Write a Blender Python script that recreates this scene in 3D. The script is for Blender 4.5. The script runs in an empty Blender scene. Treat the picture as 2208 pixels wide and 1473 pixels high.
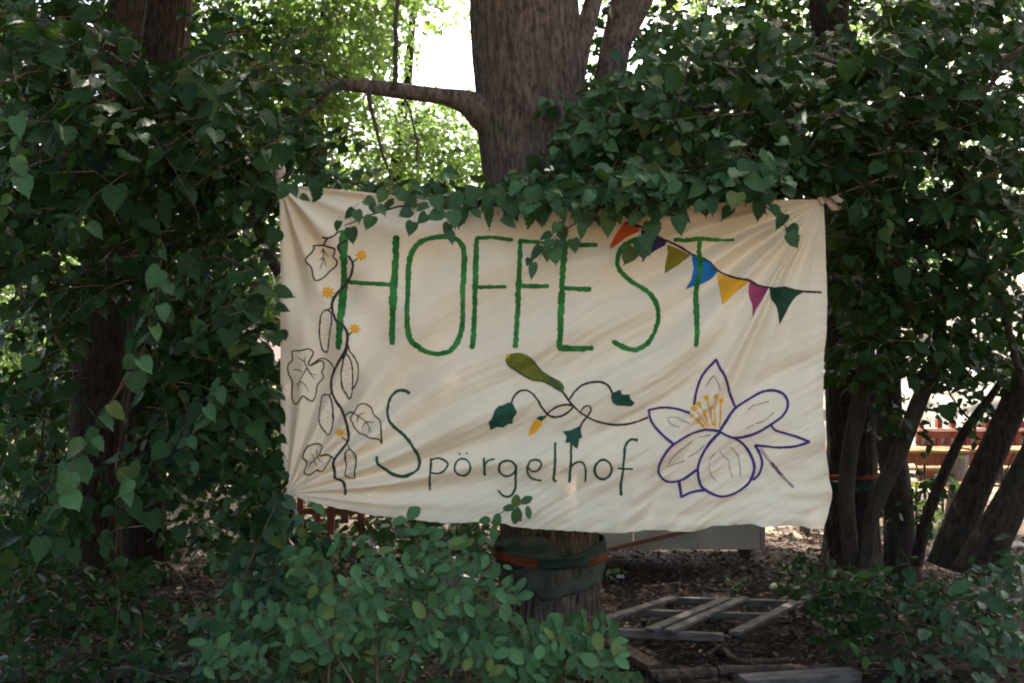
import bpy, math, random
import numpy as np
from mathutils import Vector, Matrix, noise
from mathutils.geometry import delaunay_2d_cdt
random.seed(11); rng = np.random.default_rng(7)
R = math.radians
S = bpy.context.scene
COL = S.collection

# ------------------------------------------------------------------ camera
CH, F, HZ = 1.55, 2147.0, 790.0
TILT = math.atan((HZ-736.5)/F)
cam = bpy.data.objects.new('camera', bpy.data.cameras.new('camera')); COL.objects.link(cam)
cam.location = (0, 0, CH); cam.rotation_euler = (R(90)+TILT, 0, 0)
cam.data.sensor_width = 36; cam.data.lens = 36*F/2208; cam.data.clip_start = .05; cam.data.clip_end = 600
S.camera = cam
# ------------------------------------------------------------------ world, sun, exposure
SUN_E, SUN_A = R(56), R(26)
w = bpy.data.worlds.new('World'); S.world = w; w.use_nodes = True
nt = w.node_tree
sky = nt.nodes.new('ShaderNodeTexSky'); sky.sky_type = 'NISHITA'; sky.sun_disc = False
sky.sun_elevation = SUN_E; sky.sun_rotation = SUN_A; sky.dust_density = 6.5; sky.air_density = 1.0; sky.ozone_density = .6
bg = nt.nodes['Background']; bg.inputs['Strength'].default_value = .14
nt.links.new(sky.outputs[0], bg.inputs['Color'])
sl = bpy.data.lights.new('sun', 'SUN'); sl.energy = 4.2; sl.angle = R(.5); sl.color = (1, .93, .82)
so = bpy.data.objects.new('sun', sl); COL.objects.link(so)
sdir = Vector((-math.sin(SUN_A)*math.cos(SUN_E), math.cos(SUN_A)*math.cos(SUN_E), math.sin(SUN_E)))
so.rotation_euler = sdir.to_track_quat('Z', 'Y').to_euler(); so.location = sdir*60
S.view_settings.view_transform = 'Standard'; S.view_settings.look = 'None'
S.view_settings.exposure = 2.6; S.view_settings.gamma = 1
S.render.engine = 'CYCLES'
S.cycles.use_denoising = True; S.cycles.filter_width = 2.0; S.cycles.max_bounces = 8; S.cycles.diffuse_bounces = 4
S.cycles.transmission_bounces = 5; S.cycles.transparent_max_bounces = 4; S.cycles.sample_clamp_indirect = 6

# ------------------------------------------------------------------ projection helpers (authoring only)
ct, st = math.cos(TILT), math.sin(TILT)
def P(px, py, Y):
    a = (px-1104)/F; b = (736.5-py)/F
    dy, dz = ct-b*st, st+b*ct
    return Vector((a*Y/dy, Y, CH+Y*dz/dy))
def PA(px, py, Y):
    px, py, Y = map(np.asarray, (px, py, Y))
    a = (px-1104)/F; b = (736.5-py)/F
    dy, dz = ct-b*st, st+b*ct
    return np.stack([a*Y/dy, Y+0*a, CH+Y*dz/dy], -1)
def G(px, py, z=0):
    b = (736.5-py)/F; dy, dz = ct-b*st, st+b*ct
    return P(px, py, (z-CH)*dy/dz)
def proj(p):
    p = np.asarray(p, float); x, y, z = p[..., 0], p[..., 1], p[..., 2]-CH
    d = y*ct+z*st; u = z*ct-y*st
    return 1104+F*x/d, 736.5-F*u/d, d

# ------------------------------------------------------------------ object helpers
def tag(o, label=None, cat=None, group=None, kind=None):
    for k, v in (('label', label), ('category', cat), ('group', group), ('kind', kind)):
        if v: o[k] = v
    return o
def empty(name, loc, label, cat, group=None):
    o = bpy.data.objects.new(name, None); COL.objects.link(o); o.location = loc; o.empty_display_size = .1
    return tag(o, label, cat, group)
def link(name, me, parent=None, mat=None):
    if mat is not None and not me.materials: me.materials.append(mat)
    o = bpy.data.objects.new(name, me); COL.objects.link(o)
    if parent is not None:
        o.parent = parent; o.matrix_parent_inverse = Matrix.Translation(parent.location).inverted()
    return o
def np_mesh(name, V, Fq, smooth=True, uv=None, rnd=None, mats=None):
    """V (n,3); Fq (m,k) same-size faces; uv per vertex; rnd per face"""
    V = np.asarray(V, np.float32); Fq = np.asarray(Fq, np.int32)
    me = bpy.data.meshes.new(name); n, (m, k) = len(V), Fq.shape
    me.vertices.add(n); me.vertices.foreach_set('co', V.ravel())
    me.loops.add(m*k); me.loops.foreach_set('vertex_index', Fq.ravel())
    me.polygons.add(m); me.polygons.foreach_set('loop_start', np.arange(0, m*k, k, dtype=np.int32))
    if uv is not None:
        l = me.uv_layers.new(name='UVMap'); l.data.foreach_set('uv', np.asarray(uv, np.float32)[Fq.ravel()].ravel())
    if rnd is not None:
        a = me.attributes.new('rnd', 'FLOAT', 'FACE'); a.data.foreach_set('value', np.asarray(rnd, np.float32))
    me.update(calc_edges=True)
    if smooth: me.polygons.foreach_set('use_smooth', np.ones(m, bool))
    me.validate()
    for mt in (mats or []): me.materials.append(mt)
    return me

class MB:
    def __init__(s): s.v = []; s.f = []
    def box(s, c, sz, rot=None, bev=0):
        hx, hy, hz = [a/2 for a in sz]; n = len(s.v); M = rot or Matrix.Identity(3); c = Vector(c)
        b = min(bev, hx*.45, hy*.45, hz*.45)
        if b <= 0:
            for x, y, z in ((-1,-1,-1),(1,-1,-1),(1,1,-1),(-1,1,-1),(-1,-1,1),(1,-1,1),(1,1,1),(-1,1,1)):
                s.v.append(c+M@Vector((x*hx, y*hy, z*hz)))
            s.f += [tuple(n+i for i in q) for q in ((3,2,1,0),(4,5,6,7),(0,1,5,4),(1,2,6,5),(2,3,7,6),(3,0,4,7))]
            return s
        for z, i in ((-hz, b), (-hz+b, 0), (hz-b, 0), (hz, b)):
            for x, y in ((-hx+b, -hy), (hx-b, -hy), (hx, -hy+b), (hx, hy-b), (hx-b, hy), (-hx+b, hy), (-hx, hy-b), (-hx, -hy+b)):
                s.v.append(c+M@Vector((x-math.copysign(i, x)*(abs(x) > hx-b*1.01), y-math.copysign(i, y)*(abs(y) > hy-b*1.01), z)))
        for r in range(3):
            for k in range(8): s.f.append((n+r*8+k, n+r*8+(k+1) % 8, n+r*8+8+(k+1) % 8, n+r*8+8+k))
        s.f += [tuple(n+7-k for k in range(8)), tuple(n+24+k for k in range(8))]
        return s
    def beam(s, a, b, wd, th, up=(0, 0, 1), bev=.003):
        a, b = Vector(a), Vector(b); y = (b-a); L = y.length; y.normalize()
        x = y.cross(Vector(up)); x.normalize(); z = x.cross(y)
        return s.box((a+b)/2, (wd, L, th), Matrix((x, y, z)).transposed(), bev)
    def tube(s, pts, rad, n=8, cap=True):
        pts = [Vector(p) for p in pts]; m = len(pts)
        if not hasattr(rad, '__len__'): rad = [rad]*m
        base = len(s.v); ref = Vector((.3, .8, .5)).normalized()
        for i, p in enumerate(pts):
            t = (pts[min(i+1, m-1)]-pts[max(i-1, 0)]).normalized()
            x = t.cross(ref); x.normalize() if x.length > 1e-6 else None; y = t.cross(x)
            for k in range(n):
                a = 2*math.pi*k/n; s.v.append(p+(x*math.cos(a)+y*math.sin(a))*rad[i])
        for i in range(m-1):
            for k in range(n):
                k2 = (k+1) % n; s.f.append((base+i*n+k, base+i*n+k2, base+i*n+n+k2, base+i*n+n+k))
        if cap: s.f += [tuple(base+n-1-k for k in range(n)), tuple(base+(m-1)*n+k for k in range(n))]
        return s
    def build(s, name, mat, parent=None, smooth=False):
        me = bpy.data.meshes.new(name); me.from_pydata([tuple(v) for v in s.v], [], s.f); me.update()
        if smooth: me.polygons.foreach_set('use_smooth', [True]*len(me.polygons))
        return link(name, me, parent, mat)

def crom(pts, step=4.0, closed=False):
    """Catmull-Rom resample of 2D/3D points"""
    p = np.asarray(pts, float); n = len(p)
    if n == 2 and not closed:
        k = max(2, int(np.linalg.norm(p[1]-p[0])/step)+1); t = np.linspace(0, 1, k)[:, None]
        return p[0]*(1-t)+p[1]*t
    out = []
    segs = n if closed else n-1
    for i in range(segs):
        if closed: a, b, c, d = p[(i-1) % n], p[i], p[(i+1) % n], p[(i+2) % n]
        else: a, b, c, d = p[max(i-1, 0)], p[i], p[i+1], p[min(i+2, n-1)]
        k = max(1, int(np.linalg.norm(c-b)/step))
        for j in range(k):
            t = j/k
            out.append(.5*((2*b)+(c-a)*t+(2*a-5*b+4*c-d)*t*t+(3*b-3*c+d-a)*t**3))
    if not closed: out.append(p[-1])
    return np.array(out)

# ------------------------------------------------------------------ materials
def mat(name, col, rough=.8, spec=.3, col2=None, scale=8, bump=0, bscale=40, stretch=(1, 1, 1), detail=5, rng_=(.35, .65), metal=0):
    m = bpy.data.materials.new(name); m.use_nodes = True; t = m.node_tree; N = t.nodes; L = t.links
    b = N['Principled BSDF']; b.inputs['Roughness'].default_value = rough; b.inputs['Specular IOR Level'].default_value = spec
    b.inputs['Metallic'].default_value = metal
    tc = N.new('ShaderNodeTexCoord'); mp = N.new('ShaderNodeMapping'); mp.inputs['Scale'].default_value = stretch
    L.new(tc.outputs['Object'], mp.inputs['Vector'])
    if col2:
        nz = N.new('ShaderNodeTexNoise'); nz.inputs['Scale'].default_value = scale; nz.inputs['Detail'].default_value = detail
        r = N.new('ShaderNodeValToRGB'); r.color_ramp.elements[0].position, r.color_ramp.elements[1].position = rng_
        r.color_ramp.elements[0].color = (*col, 1); r.color_ramp.elements[1].color = (*col2, 1)
        L.new(mp.outputs[0], nz.inputs['Vector']); L.new(nz.outputs[0], r.inputs[0]); L.new(r.outputs[0], b.inputs['Base Color'])
    else: b.inputs['Base Color'].default_value = (*col, 1)
    if bump:
        n2 = N.new('ShaderNodeTexNoise'); n2.inputs['Scale'].default_value = bscale; n2.inputs['Detail'].default_value = 6
        bp = N.new('ShaderNodeBump'); bp.inputs['Strength'].default_value = bump; bp.inputs['Distance'].default_value = .01
        L.new(mp.outputs[0], n2.inputs['Vector']); L.new(n2.outputs[0], bp.inputs['Height']); L.new(bp.outputs[0], b.inputs['Normal'])
    return m

def leaf_mat(name, dark, light, trans, tmix=.35, rough=.42, spec=.5, yellow=None, veins=True):
    m = bpy.data.materials.new(name); m.use_nodes = True; t = m.node_tree; N = t.nodes; L = t.links
    b = N['Principled BSDF']; b.inputs['Roughness'].default_value = rough; b.inputs['Specular IOR Level'].default_value = spec
    at = N.new('ShaderNodeAttribute'); at.attribute_name = 'rnd'
    oi = N.new('ShaderNodeObjectInfo')
    ad = N.new('ShaderNodeMath'); ad.operation = 'ADD'; fr = N.new('ShaderNodeMath'); fr.operation = 'FRACT'
    L.new(at.outputs['Fac'], ad.inputs[0]); L.new(oi.outputs['Random'], ad.inputs[1]); L.new(ad.outputs[0], fr.inputs[0])
    rp = N.new('ShaderNodeValToRGB'); e = rp.color_ramp.elements
    e[0].color = (*dark, 1); e[1].color = (*light, 1); e[1].position = .93
    if yellow is not None: q = e.new(.97); q.color = (*yellow, 1)
    L.new(fr.outputs[0], rp.inputs[0])
    src = rp.outputs[0]
    if veins:
        uv = N.new('ShaderNodeUVMap'); sp = N.new('ShaderNodeSeparateXYZ'); L.new(uv.outputs[0], sp.inputs[0])
        ab = N.new('ShaderNodeMath'); ab.operation = 'ABSOLUTE'; L.new(sp.outputs[0], ab.inputs[0])
        # side veins : fract((v - .6|u|) * 7)
        k = N.new('ShaderNodeMath'); k.operation = 'MULTIPLY_ADD'; k.inputs[1].default_value = -.75; L.new(ab.outputs[0], k.inputs[0]); L.new(sp.outputs[1], k.inputs[2])
        k2 = N.new('ShaderNodeMath'); k2.operation = 'MULTIPLY'; k2.inputs[1].default_value = 6.5; L.new(k.outputs[0], k2.inputs[0])
        pp = N.new('ShaderNodeMath'); pp.operation = 'PINGPONG'; pp.inputs[1].default_value = .5; L.new(k2.outputs[0], pp.inputs[0])
        mn = N.new('ShaderNodeMath'); mn.operation = 'MULTIPLY'; mn.inputs[1].default_value = .18; L.new(pp.outputs[0], mn.inputs[0])
        mi = N.new('ShaderNodeMath'); mi.operation = 'MINIMUM'; L.new(ab.outputs[0], mi.inputs[0]); L.new(mn.outputs[0], mi.inputs[1])
        mr = N.new('ShaderNodeMapRange'); mr.inputs[1].default_value = .004; mr.inputs[2].default_value = .022; mr.inputs[3].default_value = .55; mr.inputs[4].default_value = 0
        L.new(mi.outputs[0], mr.inputs[0])
        mx = N.new('ShaderNodeMix'); mx.data_type = 'RGBA'; L.new(mr.outputs[0], mx.inputs[0]); L.new(rp.outputs[0], mx.inputs[6])
        mx.inputs[7].default_value = (light[0]*1.5+.02, light[1]*1.35, light[2]*1.2, 1)
        src = mx.outputs[2]
        bp = N.new('ShaderNodeBump'); bp.inputs['Strength'].default_value = .35; bp.inputs['Distance'].default_value = .004; bp.invert = True
        L.new(mr.outputs[0], bp.inputs['Height']); L.new(bp.outputs[0], b.inputs['Normal'])
    L.new(src, b.inputs['Base Color'])
    tr = N.new('ShaderNodeBsdfTranslucent')
    tc = N.new('ShaderNodeMix'); tc.data_type = 'RGBA'; tc.blend_type = 'MULTIPLY'; tc.inputs[0].default_value = .0
    tc.inputs[6].default_value = (*trans, 1); L.new(tc.outputs[2], tr.inputs[0])
    ms = N.new('ShaderNodeMixShader'); ms.inputs[0].default_value = tmix
    L.new(b.outputs[0], ms.inputs[1]); L.new(tr.outputs[0], ms.inputs[2])
    L.new(ms.outputs[0], N['Material Output'].inputs['Surface'])
    return m

def bark_mat(name, c1, c2, moss=None, vs=9):
    m = bpy.data.materials.new(name); m.use_nodes = True; t = m.node_tree; N = t.nodes; L = t.links
    b = N['Principled BSDF']; b.inputs['Roughness'].default_value = .9; b.inputs['Specular IOR Level'].default_value = .15
    tc = N.new('ShaderNodeTexCoord'); mp = N.new('ShaderNodeMapping'); mp.inputs['Scale'].default_value = (vs, vs, vs*.33)
    L.new(tc.outputs['Object'], mp.inputs[0])
    n1 = N.new('ShaderNodeTexNoise'); n1.inputs['Scale'].default_value = 5; n1.inputs['Detail'].default_value = 8; n1.inputs['Roughness'].default_value = .65
    L.new(mp.outputs[0], n1.inputs['Vector'])
    r = N.new('ShaderNodeValToRGB'); r.color_ramp.elements[0].position = .36; r.color_ramp.elements[1].position = .66
    r.color_ramp.elements[0].color = (*c1, 1); r.color_ramp.elements[1].color = (*c2, 1); L.new(n1.outputs[0], r.inputs[0])
    n2 = N.new('ShaderNodeTexNoise'); n2.inputs['Scale'].default_value = 2.2; n2.inputs['Detail'].default_value = 3; L.new(tc.outputs['Object'], n2.inputs['Vector'])
    mx = N.new('ShaderNodeMix'); mx.data_type = 'RGBA'; L.new(r.outputs[0], mx.inputs[6]); mx.inputs[7].default_value = (*(moss or (.05, .06, .035)), 1)
    mr = N.new('ShaderNodeMapRange'); mr.inputs[1].default_value = .5; mr.inputs[2].default_value = .75; mr.inputs[4].default_value = .45
    L.new(n2.outputs[0], mr.inputs[0]); L.new(mr.outputs[0], mx.inputs[0]); L.new(mx.outputs[2], b.inputs['Base Color'])
    bp = N.new('ShaderNodeBump'); bp.inputs['Strength'].default_value = .8; bp.inputs['Distance'].default_value = .012
    L.new(n1.outputs[0], bp.inputs['Height']); L.new(bp.outputs[0], b.inputs['Normal'])
    return m

M = {}
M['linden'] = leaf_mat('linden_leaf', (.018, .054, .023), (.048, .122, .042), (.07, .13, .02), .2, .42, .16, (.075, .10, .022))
M['linden_dim'] = leaf_mat('shaded_linden_leaf', (.006, .019, .0075), (.022, .060, .018), (.05, .11, .012), .14, .42, .09, (.06, .085, .02))  # darker copy of the linden leaf, crown shade put into its colour
M['oval'] = leaf_mat('shrub_leaf', (.022, .066, .028), (.066, .160, .056), (.09, .16, .02), .22, .5, .2, (.10, .13, .025))
M['ivy'] = leaf_mat('maple_leaf', (.018, .050, .024), (.042, .096, .044), (.06, .13, .02), .18, .42, .16)
M['far'] = leaf_mat('far_leaf', (.022, .062, .022), (.060, .122, .045), (.19, .31, .055), .45, .45, .4, None, False)
M['twig'] = mat('twig_bark', (.07, .036, .022), .85, .2, (.17, .10, .06), 12)
M['branch'] = bark_mat('branch_bark', (.03, .022, .017), (.085, .062, .046))
M['bark'] = bark_mat('linden_bark', (.034, .024, .018), (.165, .122, .092), (.08, .08, .05), 8)
M['bark2'] = bark_mat('dark_bark', (.012, .008, .0055), (.055, .037, .025), (.022, .028, .014), 8)
M['bark3'] = bark_mat('smooth_bark', (.022, .015, .010), (.058, .042, .030), (.03, .036, .02), 4)
M['wood'] = mat('weathered_board', (.055, .047, .04), .85, .2, (.14, .12, .10), 9, .5, 60, (1, 2.5, 4))
M['brown_wood'] = mat('brown_fence_wood', (.20, .065, .028), .75, .25, (.30, .11, .045), 5, .2, 50, (8, 8, 1))
M['dark_wood'] = mat('rotten_wood', (.04, .026, .018), .9, .15, (.10, .066, .045), 9, .5, 30, (3, 3, 3))

# ------------------------------------------------------------------ ground
def hgt(x, y):
    return .035*math.sin(x*1.7+y*.6)*math.sin(y*1.3-.4*x)+.02*math.sin(x*4.1+1)*math.sin(y*3.7)
gx = np.concatenate([[-260, -120, -60, -30, -16, -12], np.arange(-9, 9.01, .09), [12, 16, 30, 60, 120, 260]])
gy = np.concatenate([[-260, -120, -50, -20, -8, -3], np.arange(0, 14.01, .09), [16, 19, 24, 30, 45, 80, 150, 300]])
X, Y = np.meshgrid(gx, gy)
near = np.clip((9-np.abs(X))/2, 0, 1)*np.clip((14-Y)/3, 0, 1)*np.clip(Y/2, 0, 1)
Z = (.035*np.sin(X*1.7+Y*.6)*np.sin(Y*1.3-.4*X)+.02*np.sin(X*4.1+1)*np.sin(Y*3.7)+.006*np.sin(X*17+Y*9)*np.sin(Y*21-X*6))*near
V = np.stack([X, Y, Z], -1).reshape(-1, 3); nx = len(gx)
i, j = np.meshgrid(np.arange(nx-1), np.arange(len(gy)-1)); a = (j*nx+i).ravel()
Fq = np.stack([a, a+1, a+1+nx, a+nx], -1)
gm = bpy.data.materials.new('woodland_soil'); gm.use_nodes = True
N = gm.node_tree.nodes; L = gm.node_tree.links; b = N['Principled BSDF']; b.inputs['Roughness'].default_value = .95; b.inputs['Specular IOR Level'].default_value = .1
tc = N.new('ShaderNodeTexCoord')
def _noise(sc, de=6):
    n = N.new('ShaderNodeTexNoise'); n.inputs['Scale'].default_value = sc; n.inputs['Detail'].default_value = de; L.new(tc.outputs['Object'], n.inputs['Vector']); return n
def _ramp(n, p, c):
    r = N.new('ShaderNodeValToRGB'); r.color_ramp.elements[0].position, r.color_ramp.elements[1].position = p
    r.color_ramp.elements[0].color = (*c[0], 1); r.color_ramp.elements[1].color = (*c[1], 1); L.new(n.outputs[0], r.inputs[0]); return r
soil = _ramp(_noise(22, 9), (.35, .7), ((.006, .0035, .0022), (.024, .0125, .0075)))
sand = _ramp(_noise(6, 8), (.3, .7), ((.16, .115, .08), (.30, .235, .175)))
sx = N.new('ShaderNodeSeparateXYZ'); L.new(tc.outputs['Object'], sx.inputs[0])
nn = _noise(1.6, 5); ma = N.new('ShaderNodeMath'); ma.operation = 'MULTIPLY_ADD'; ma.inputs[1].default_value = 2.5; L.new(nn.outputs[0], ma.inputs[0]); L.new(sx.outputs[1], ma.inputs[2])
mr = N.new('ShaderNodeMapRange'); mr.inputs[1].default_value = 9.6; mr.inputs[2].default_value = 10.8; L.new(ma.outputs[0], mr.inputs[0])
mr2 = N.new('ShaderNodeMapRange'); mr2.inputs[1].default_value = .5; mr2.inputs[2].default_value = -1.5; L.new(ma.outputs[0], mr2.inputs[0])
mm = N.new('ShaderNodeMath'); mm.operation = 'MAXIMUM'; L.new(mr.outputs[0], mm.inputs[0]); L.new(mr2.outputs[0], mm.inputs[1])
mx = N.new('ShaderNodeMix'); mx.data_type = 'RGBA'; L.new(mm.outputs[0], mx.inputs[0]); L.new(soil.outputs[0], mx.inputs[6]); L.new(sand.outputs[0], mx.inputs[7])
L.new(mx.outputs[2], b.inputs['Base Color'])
bp = N.new('ShaderNodeBump'); bp.inputs['Strength'].default_value = .6; bp.inputs['Distance'].default_value = .02; L.new(_noise(35, 8).outputs[0], bp.inputs['Height']); L.new(bp.outputs[0], b.inputs['Normal'])
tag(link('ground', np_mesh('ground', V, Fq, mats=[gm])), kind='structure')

# ------------------------------------------------------------------ trunks
def trunk_mesh(name, pts, rad, n=48, ring=.03, ridge=.02, freq=9, flare=0, seed=0):
    """pts world polyline, rad at each; returns a barked tapering tube"""
    p = crom([(*q, r) for q, r in zip(pts, rad)], ring)
    m = len(p); c = p[:, :3]; r = p[:, 3]
    t = np.gradient(c, axis=0); t /= np.linalg.norm(t, axis=1)[:, None]
    ref = np.array([0.05, 1, 0.03]) if abs(t[m//2][1]) < .9 else np.array([1., 0, 0])
    x = np.cross(ref, t); x /= np.linalg.norm(x, axis=1)[:, None]; y = np.cross(t, x)
    th = np.linspace(0, 2*np.pi, n, endpoint=False)
    s = np.concatenate([[0], np.cumsum(np.linalg.norm(np.diff(c, axis=0), axis=1))])
    T, SS = np.meshgrid(th, s)
    d = np.zeros_like(T); rs = np.random.default_rng(seed)
    for k in range(10):                      # long vertical furrows that wander and break
        f = int(freq*(1+k*.45)); d += (np.abs(np.sin(f*T/2+rs.uniform(0, 6)+.9*np.sin(SS*rs.uniform(1.5, 4)+rs.uniform(0, 6))+.5*np.sin(SS*rs.uniform(6, 11)+T)))-.6)/(1+k*.35)*(.6+.4*np.sin(SS*rs.uniform(3, 9)+3*T))
    d *= ridge/2
    d += .05*np.sin(2*T+SS*.8+seed)*r[:, None]*.8+.04*np.sin(3*T-SS*1.7)*r[:, None]
    rr = (r[:, None]*(1+flare*np.exp(-s/.18)[:, None]*(1+.5*np.sin(5*T+seed))))+d*np.minimum(1, r[:, None]/.12)
    V = c[:, None, :]+x[:, None, :]*(np.cos(T)*rr)[..., None]+y[:, None, :]*(np.sin(T)*rr)[..., None]
    V = V.reshape(-1, 3)
    i, j = np.meshgrid(np.arange(n), np.arange(m-1)); a = (j*n+i).ravel(); b_ = (j*n+(i+1) % n).ravel()
    return np_mesh(name, V, np.stack([a, b_, b_+n, a+n], -1))
def trunk(name, parent, spec, Y, mt, Y2=None, **k):
    """spec [(px,py,halfwidth_px)] in the photograph, Y distance (varies to Y2)"""
    m = len(spec); pts = []; rad = []
    for q, (a, b_, h) in enumerate(spec):
        yy = Y+(Y2-Y)*q/(m-1) if Y2 is not None else Y
        pts.append(P(a, b_, yy)); rad.append(h*yy/F)
    return link(name, trunk_mesh(name, pts, rad, **k), parent, mt)

# ------------------------------------------------------------------ leaves
NVAR = 8
def leaf_template(kind, var, lod):
    if kind == 'heart': prof = [(0, 0, .0), (.16, -.075, .03), (.34, -.05, .12), (.47, .12, .25), (.49, .32, .4), (.42, .53, .55), (.30, .71, .72), (.17, .85, .86), (.055, .955, .95), (0, 1.12, 1.08)]
    elif kind == 'oval': prof = [(0, 0, 0), (.12, .05, .06), (.25, .18, .2), (.33, .38, .38), (.33, .58, .57), (.25, .78, .76), (.12, .93, .91), (0, 1.0, 1.0)]
    else: prof = [(0, 0, 0), (.22, -.06, .06), (.47, -.02, .14), (.30, .17, .22), (.60, .42, .3), (.34, .46, .42), (.40, .72, .55), (.17, .70, .68), (.13, .86, .84), (0, 1.05, 1.0)]
    if lod == 1: prof = prof[::2]+([prof[-1]] if len(prof) % 2 == 0 else [])
    if lod == 2: prof = [prof[0], prof[len(prof)//2-1], prof[-2], prof[-1]] if kind != 'oval' else [prof[0], prof[3], prof[-1]]
    if lod == 0 and kind == 'heart':      # toothed margin
        q = [prof[0]]
        for a, b in zip(prof[1:-1], prof[2:]):
            q.append((a[0]*1.035, a[1], a[2])); q.append(((a[0]+b[0])/2*.975, (a[1]+b[1])/2, (a[2]+b[2])/2))
        prof = q+[prof[-1]]
    rs = random.Random(var*17+3); fold = rs.uniform(-.05, .45); curl = rs.uniform(-.25, .75); tw = rs.uniform(-.5, .5); wv = rs.uniform(0, .05)
    cup = rs.uniform(-.5, .35); al, ar = rs.uniform(.78, 1.08), rs.uniform(.78, 1.08); bend = rs.uniform(-.16, .16)
    V = []; uv = []
    for q, (x, y, ym) in enumerate(prof):
        for s_, xx, yy in ((-1, -x*al, y), (0, 0, ym), (1, x*ar, y)):
            z = fold*abs(xx)+cup*xx*xx*2-curl*yy*yy*.45+tw*xx*yy+wv*math.sin(q*2.3+s_)*(abs(xx) > 0)
            V.append((xx+bend*yy*yy, yy+rs.uniform(-.015, .015)*(abs(xx) > 0), z)); uv.append((xx, yy))
    Fq = []
    for q in range(len(prof)-1):
        a = q*3; Fq += [(a, a+1, a+4, a+3), (a+1, a+2, a+5, a+4)]
    return np.array(V, np.float32), np.array(Fq, np.int32), np.array(uv, np.float32)
TPL = {(k, v, l): leaf_template(k, v, l) for k in ('heart', 'oval', 'lobed') for v in range(NVAR) for l in range(3)}
TME = {}
def tpl_obj_mesh(kind, v, m):
    key = (kind, v, m)
    if key not in TME:
        V, Fq, uv = TPL[(kind, v, 0)]; TME[key] = np_mesh('leaf', V, Fq, uv=uv, rnd=np.zeros(len(Fq)), mats=[M[m]])
    return TME[key]
def frames(T, Nn):
    T = T/np.linalg.norm(T, axis=1)[:, None]; B = np.cross(T, Nn); B /= np.linalg.norm(B, axis=1)[:, None]+1e-9
    return B, T, np.cross(B, T)
def leaf_cloud(name, leaves, kind, lod, mt):
    """leaves: pos(n,3), tip(n,3), nrm(n,3), size(n)"""
    pos, tip, nrm, sz = leaves; n = len(pos); B, T, Nn = frames(tip, nrm); var = rng.integers(0, NVAR, n); rr = rng.random(n); asp = rng.uniform(.66, 1.12, n)
    Vs, Fs, us, rs, off = [], [], [], [], 0
    for v in range(NVAR):
        s = np.where(var == v)[0]
        if not len(s): continue
        tv, tf, tu = TPL[(kind, v, lod)]
        q = pos[s][:, None, :]+sz[s][:, None, None]*(asp[s][:, None, None]*tv[None, :, 0:1]*B[s][:, None, :]+tv[None, :, 1:2]*T[s][:, None, :]+tv[None, :, 2:3]*Nn[s][:, None, :])
        Vs.append(q.reshape(-1, 3)); Fs.append((tf[None]+(np.arange(len(s))*len(tv))[:, None, None]+off).reshape(-1, 4))
        us.append(np.tile(tu, (len(s), 1))); rs.append(np.repeat(rr[s], len(tf))); off += len(s)*len(tv)
    return np_mesh(name, np.concatenate(Vs), np.concatenate(Fs), uv=np.concatenate(us), rnd=np.concatenate(rs), mats=[M[mt]])

def inpoly(px, py, poly):
    poly = np.asarray(poly, float); c = np.zeros(px.shape, bool); j = len(poly)-1
    for i in range(len(poly)):
        xi, yi = poly[i]; xj, yj = poly[j]
        if yi != yj: c ^= ((yi > py) != (yj > py)) & (px < (xj-xi)*(py-yi)/(yj-yi)+xi)
        j = i
    return c

# banner outline, photo pixels
TOP = [(603, 400), (660, 403), (740, 411), (834, 420), (927, 433), (1010, 441), (1093, 448), (1238, 452), (1340, 449), (1442, 443), (1550, 438), (1656, 433), (1776, 430)]
LEFT = [(603, 400), (604, 480), (605, 560), (606, 640), (606, 720), (605, 850), (608, 960), (611, 1010), (622, 1063)]
BOT = [(622, 1063), (650, 1073), (706, 1089), (760, 1101), (804, 1110), (869, 1117), (949, 1127), (1007, 1127), (1058, 1122), (1085, 1128), (1116, 1136), (1188, 1143), (1297, 1148), (1338, 1147), (1380, 1145), (1422, 1142), (1487, 1145), (1515, 1140), (1538, 1133), (1580, 1131), (1616, 1128), (1641, 1133), (1680, 1132), (1723, 1133), (1745, 1138), (1773, 1139)]
RIGHT = [(1776, 430), (1781, 535), (1782, 638), (1780, 700), (1778, 740), (1773, 882), (1775, 940), (1780, 982), (1785, 1025), (1792, 1071), (1788, 1093), (1780, 1115), (1773, 1139)]
OUTL = TOP+RIGHT+BOT[::-1]+LEFT[::-1]
BANY = 4.73
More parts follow.
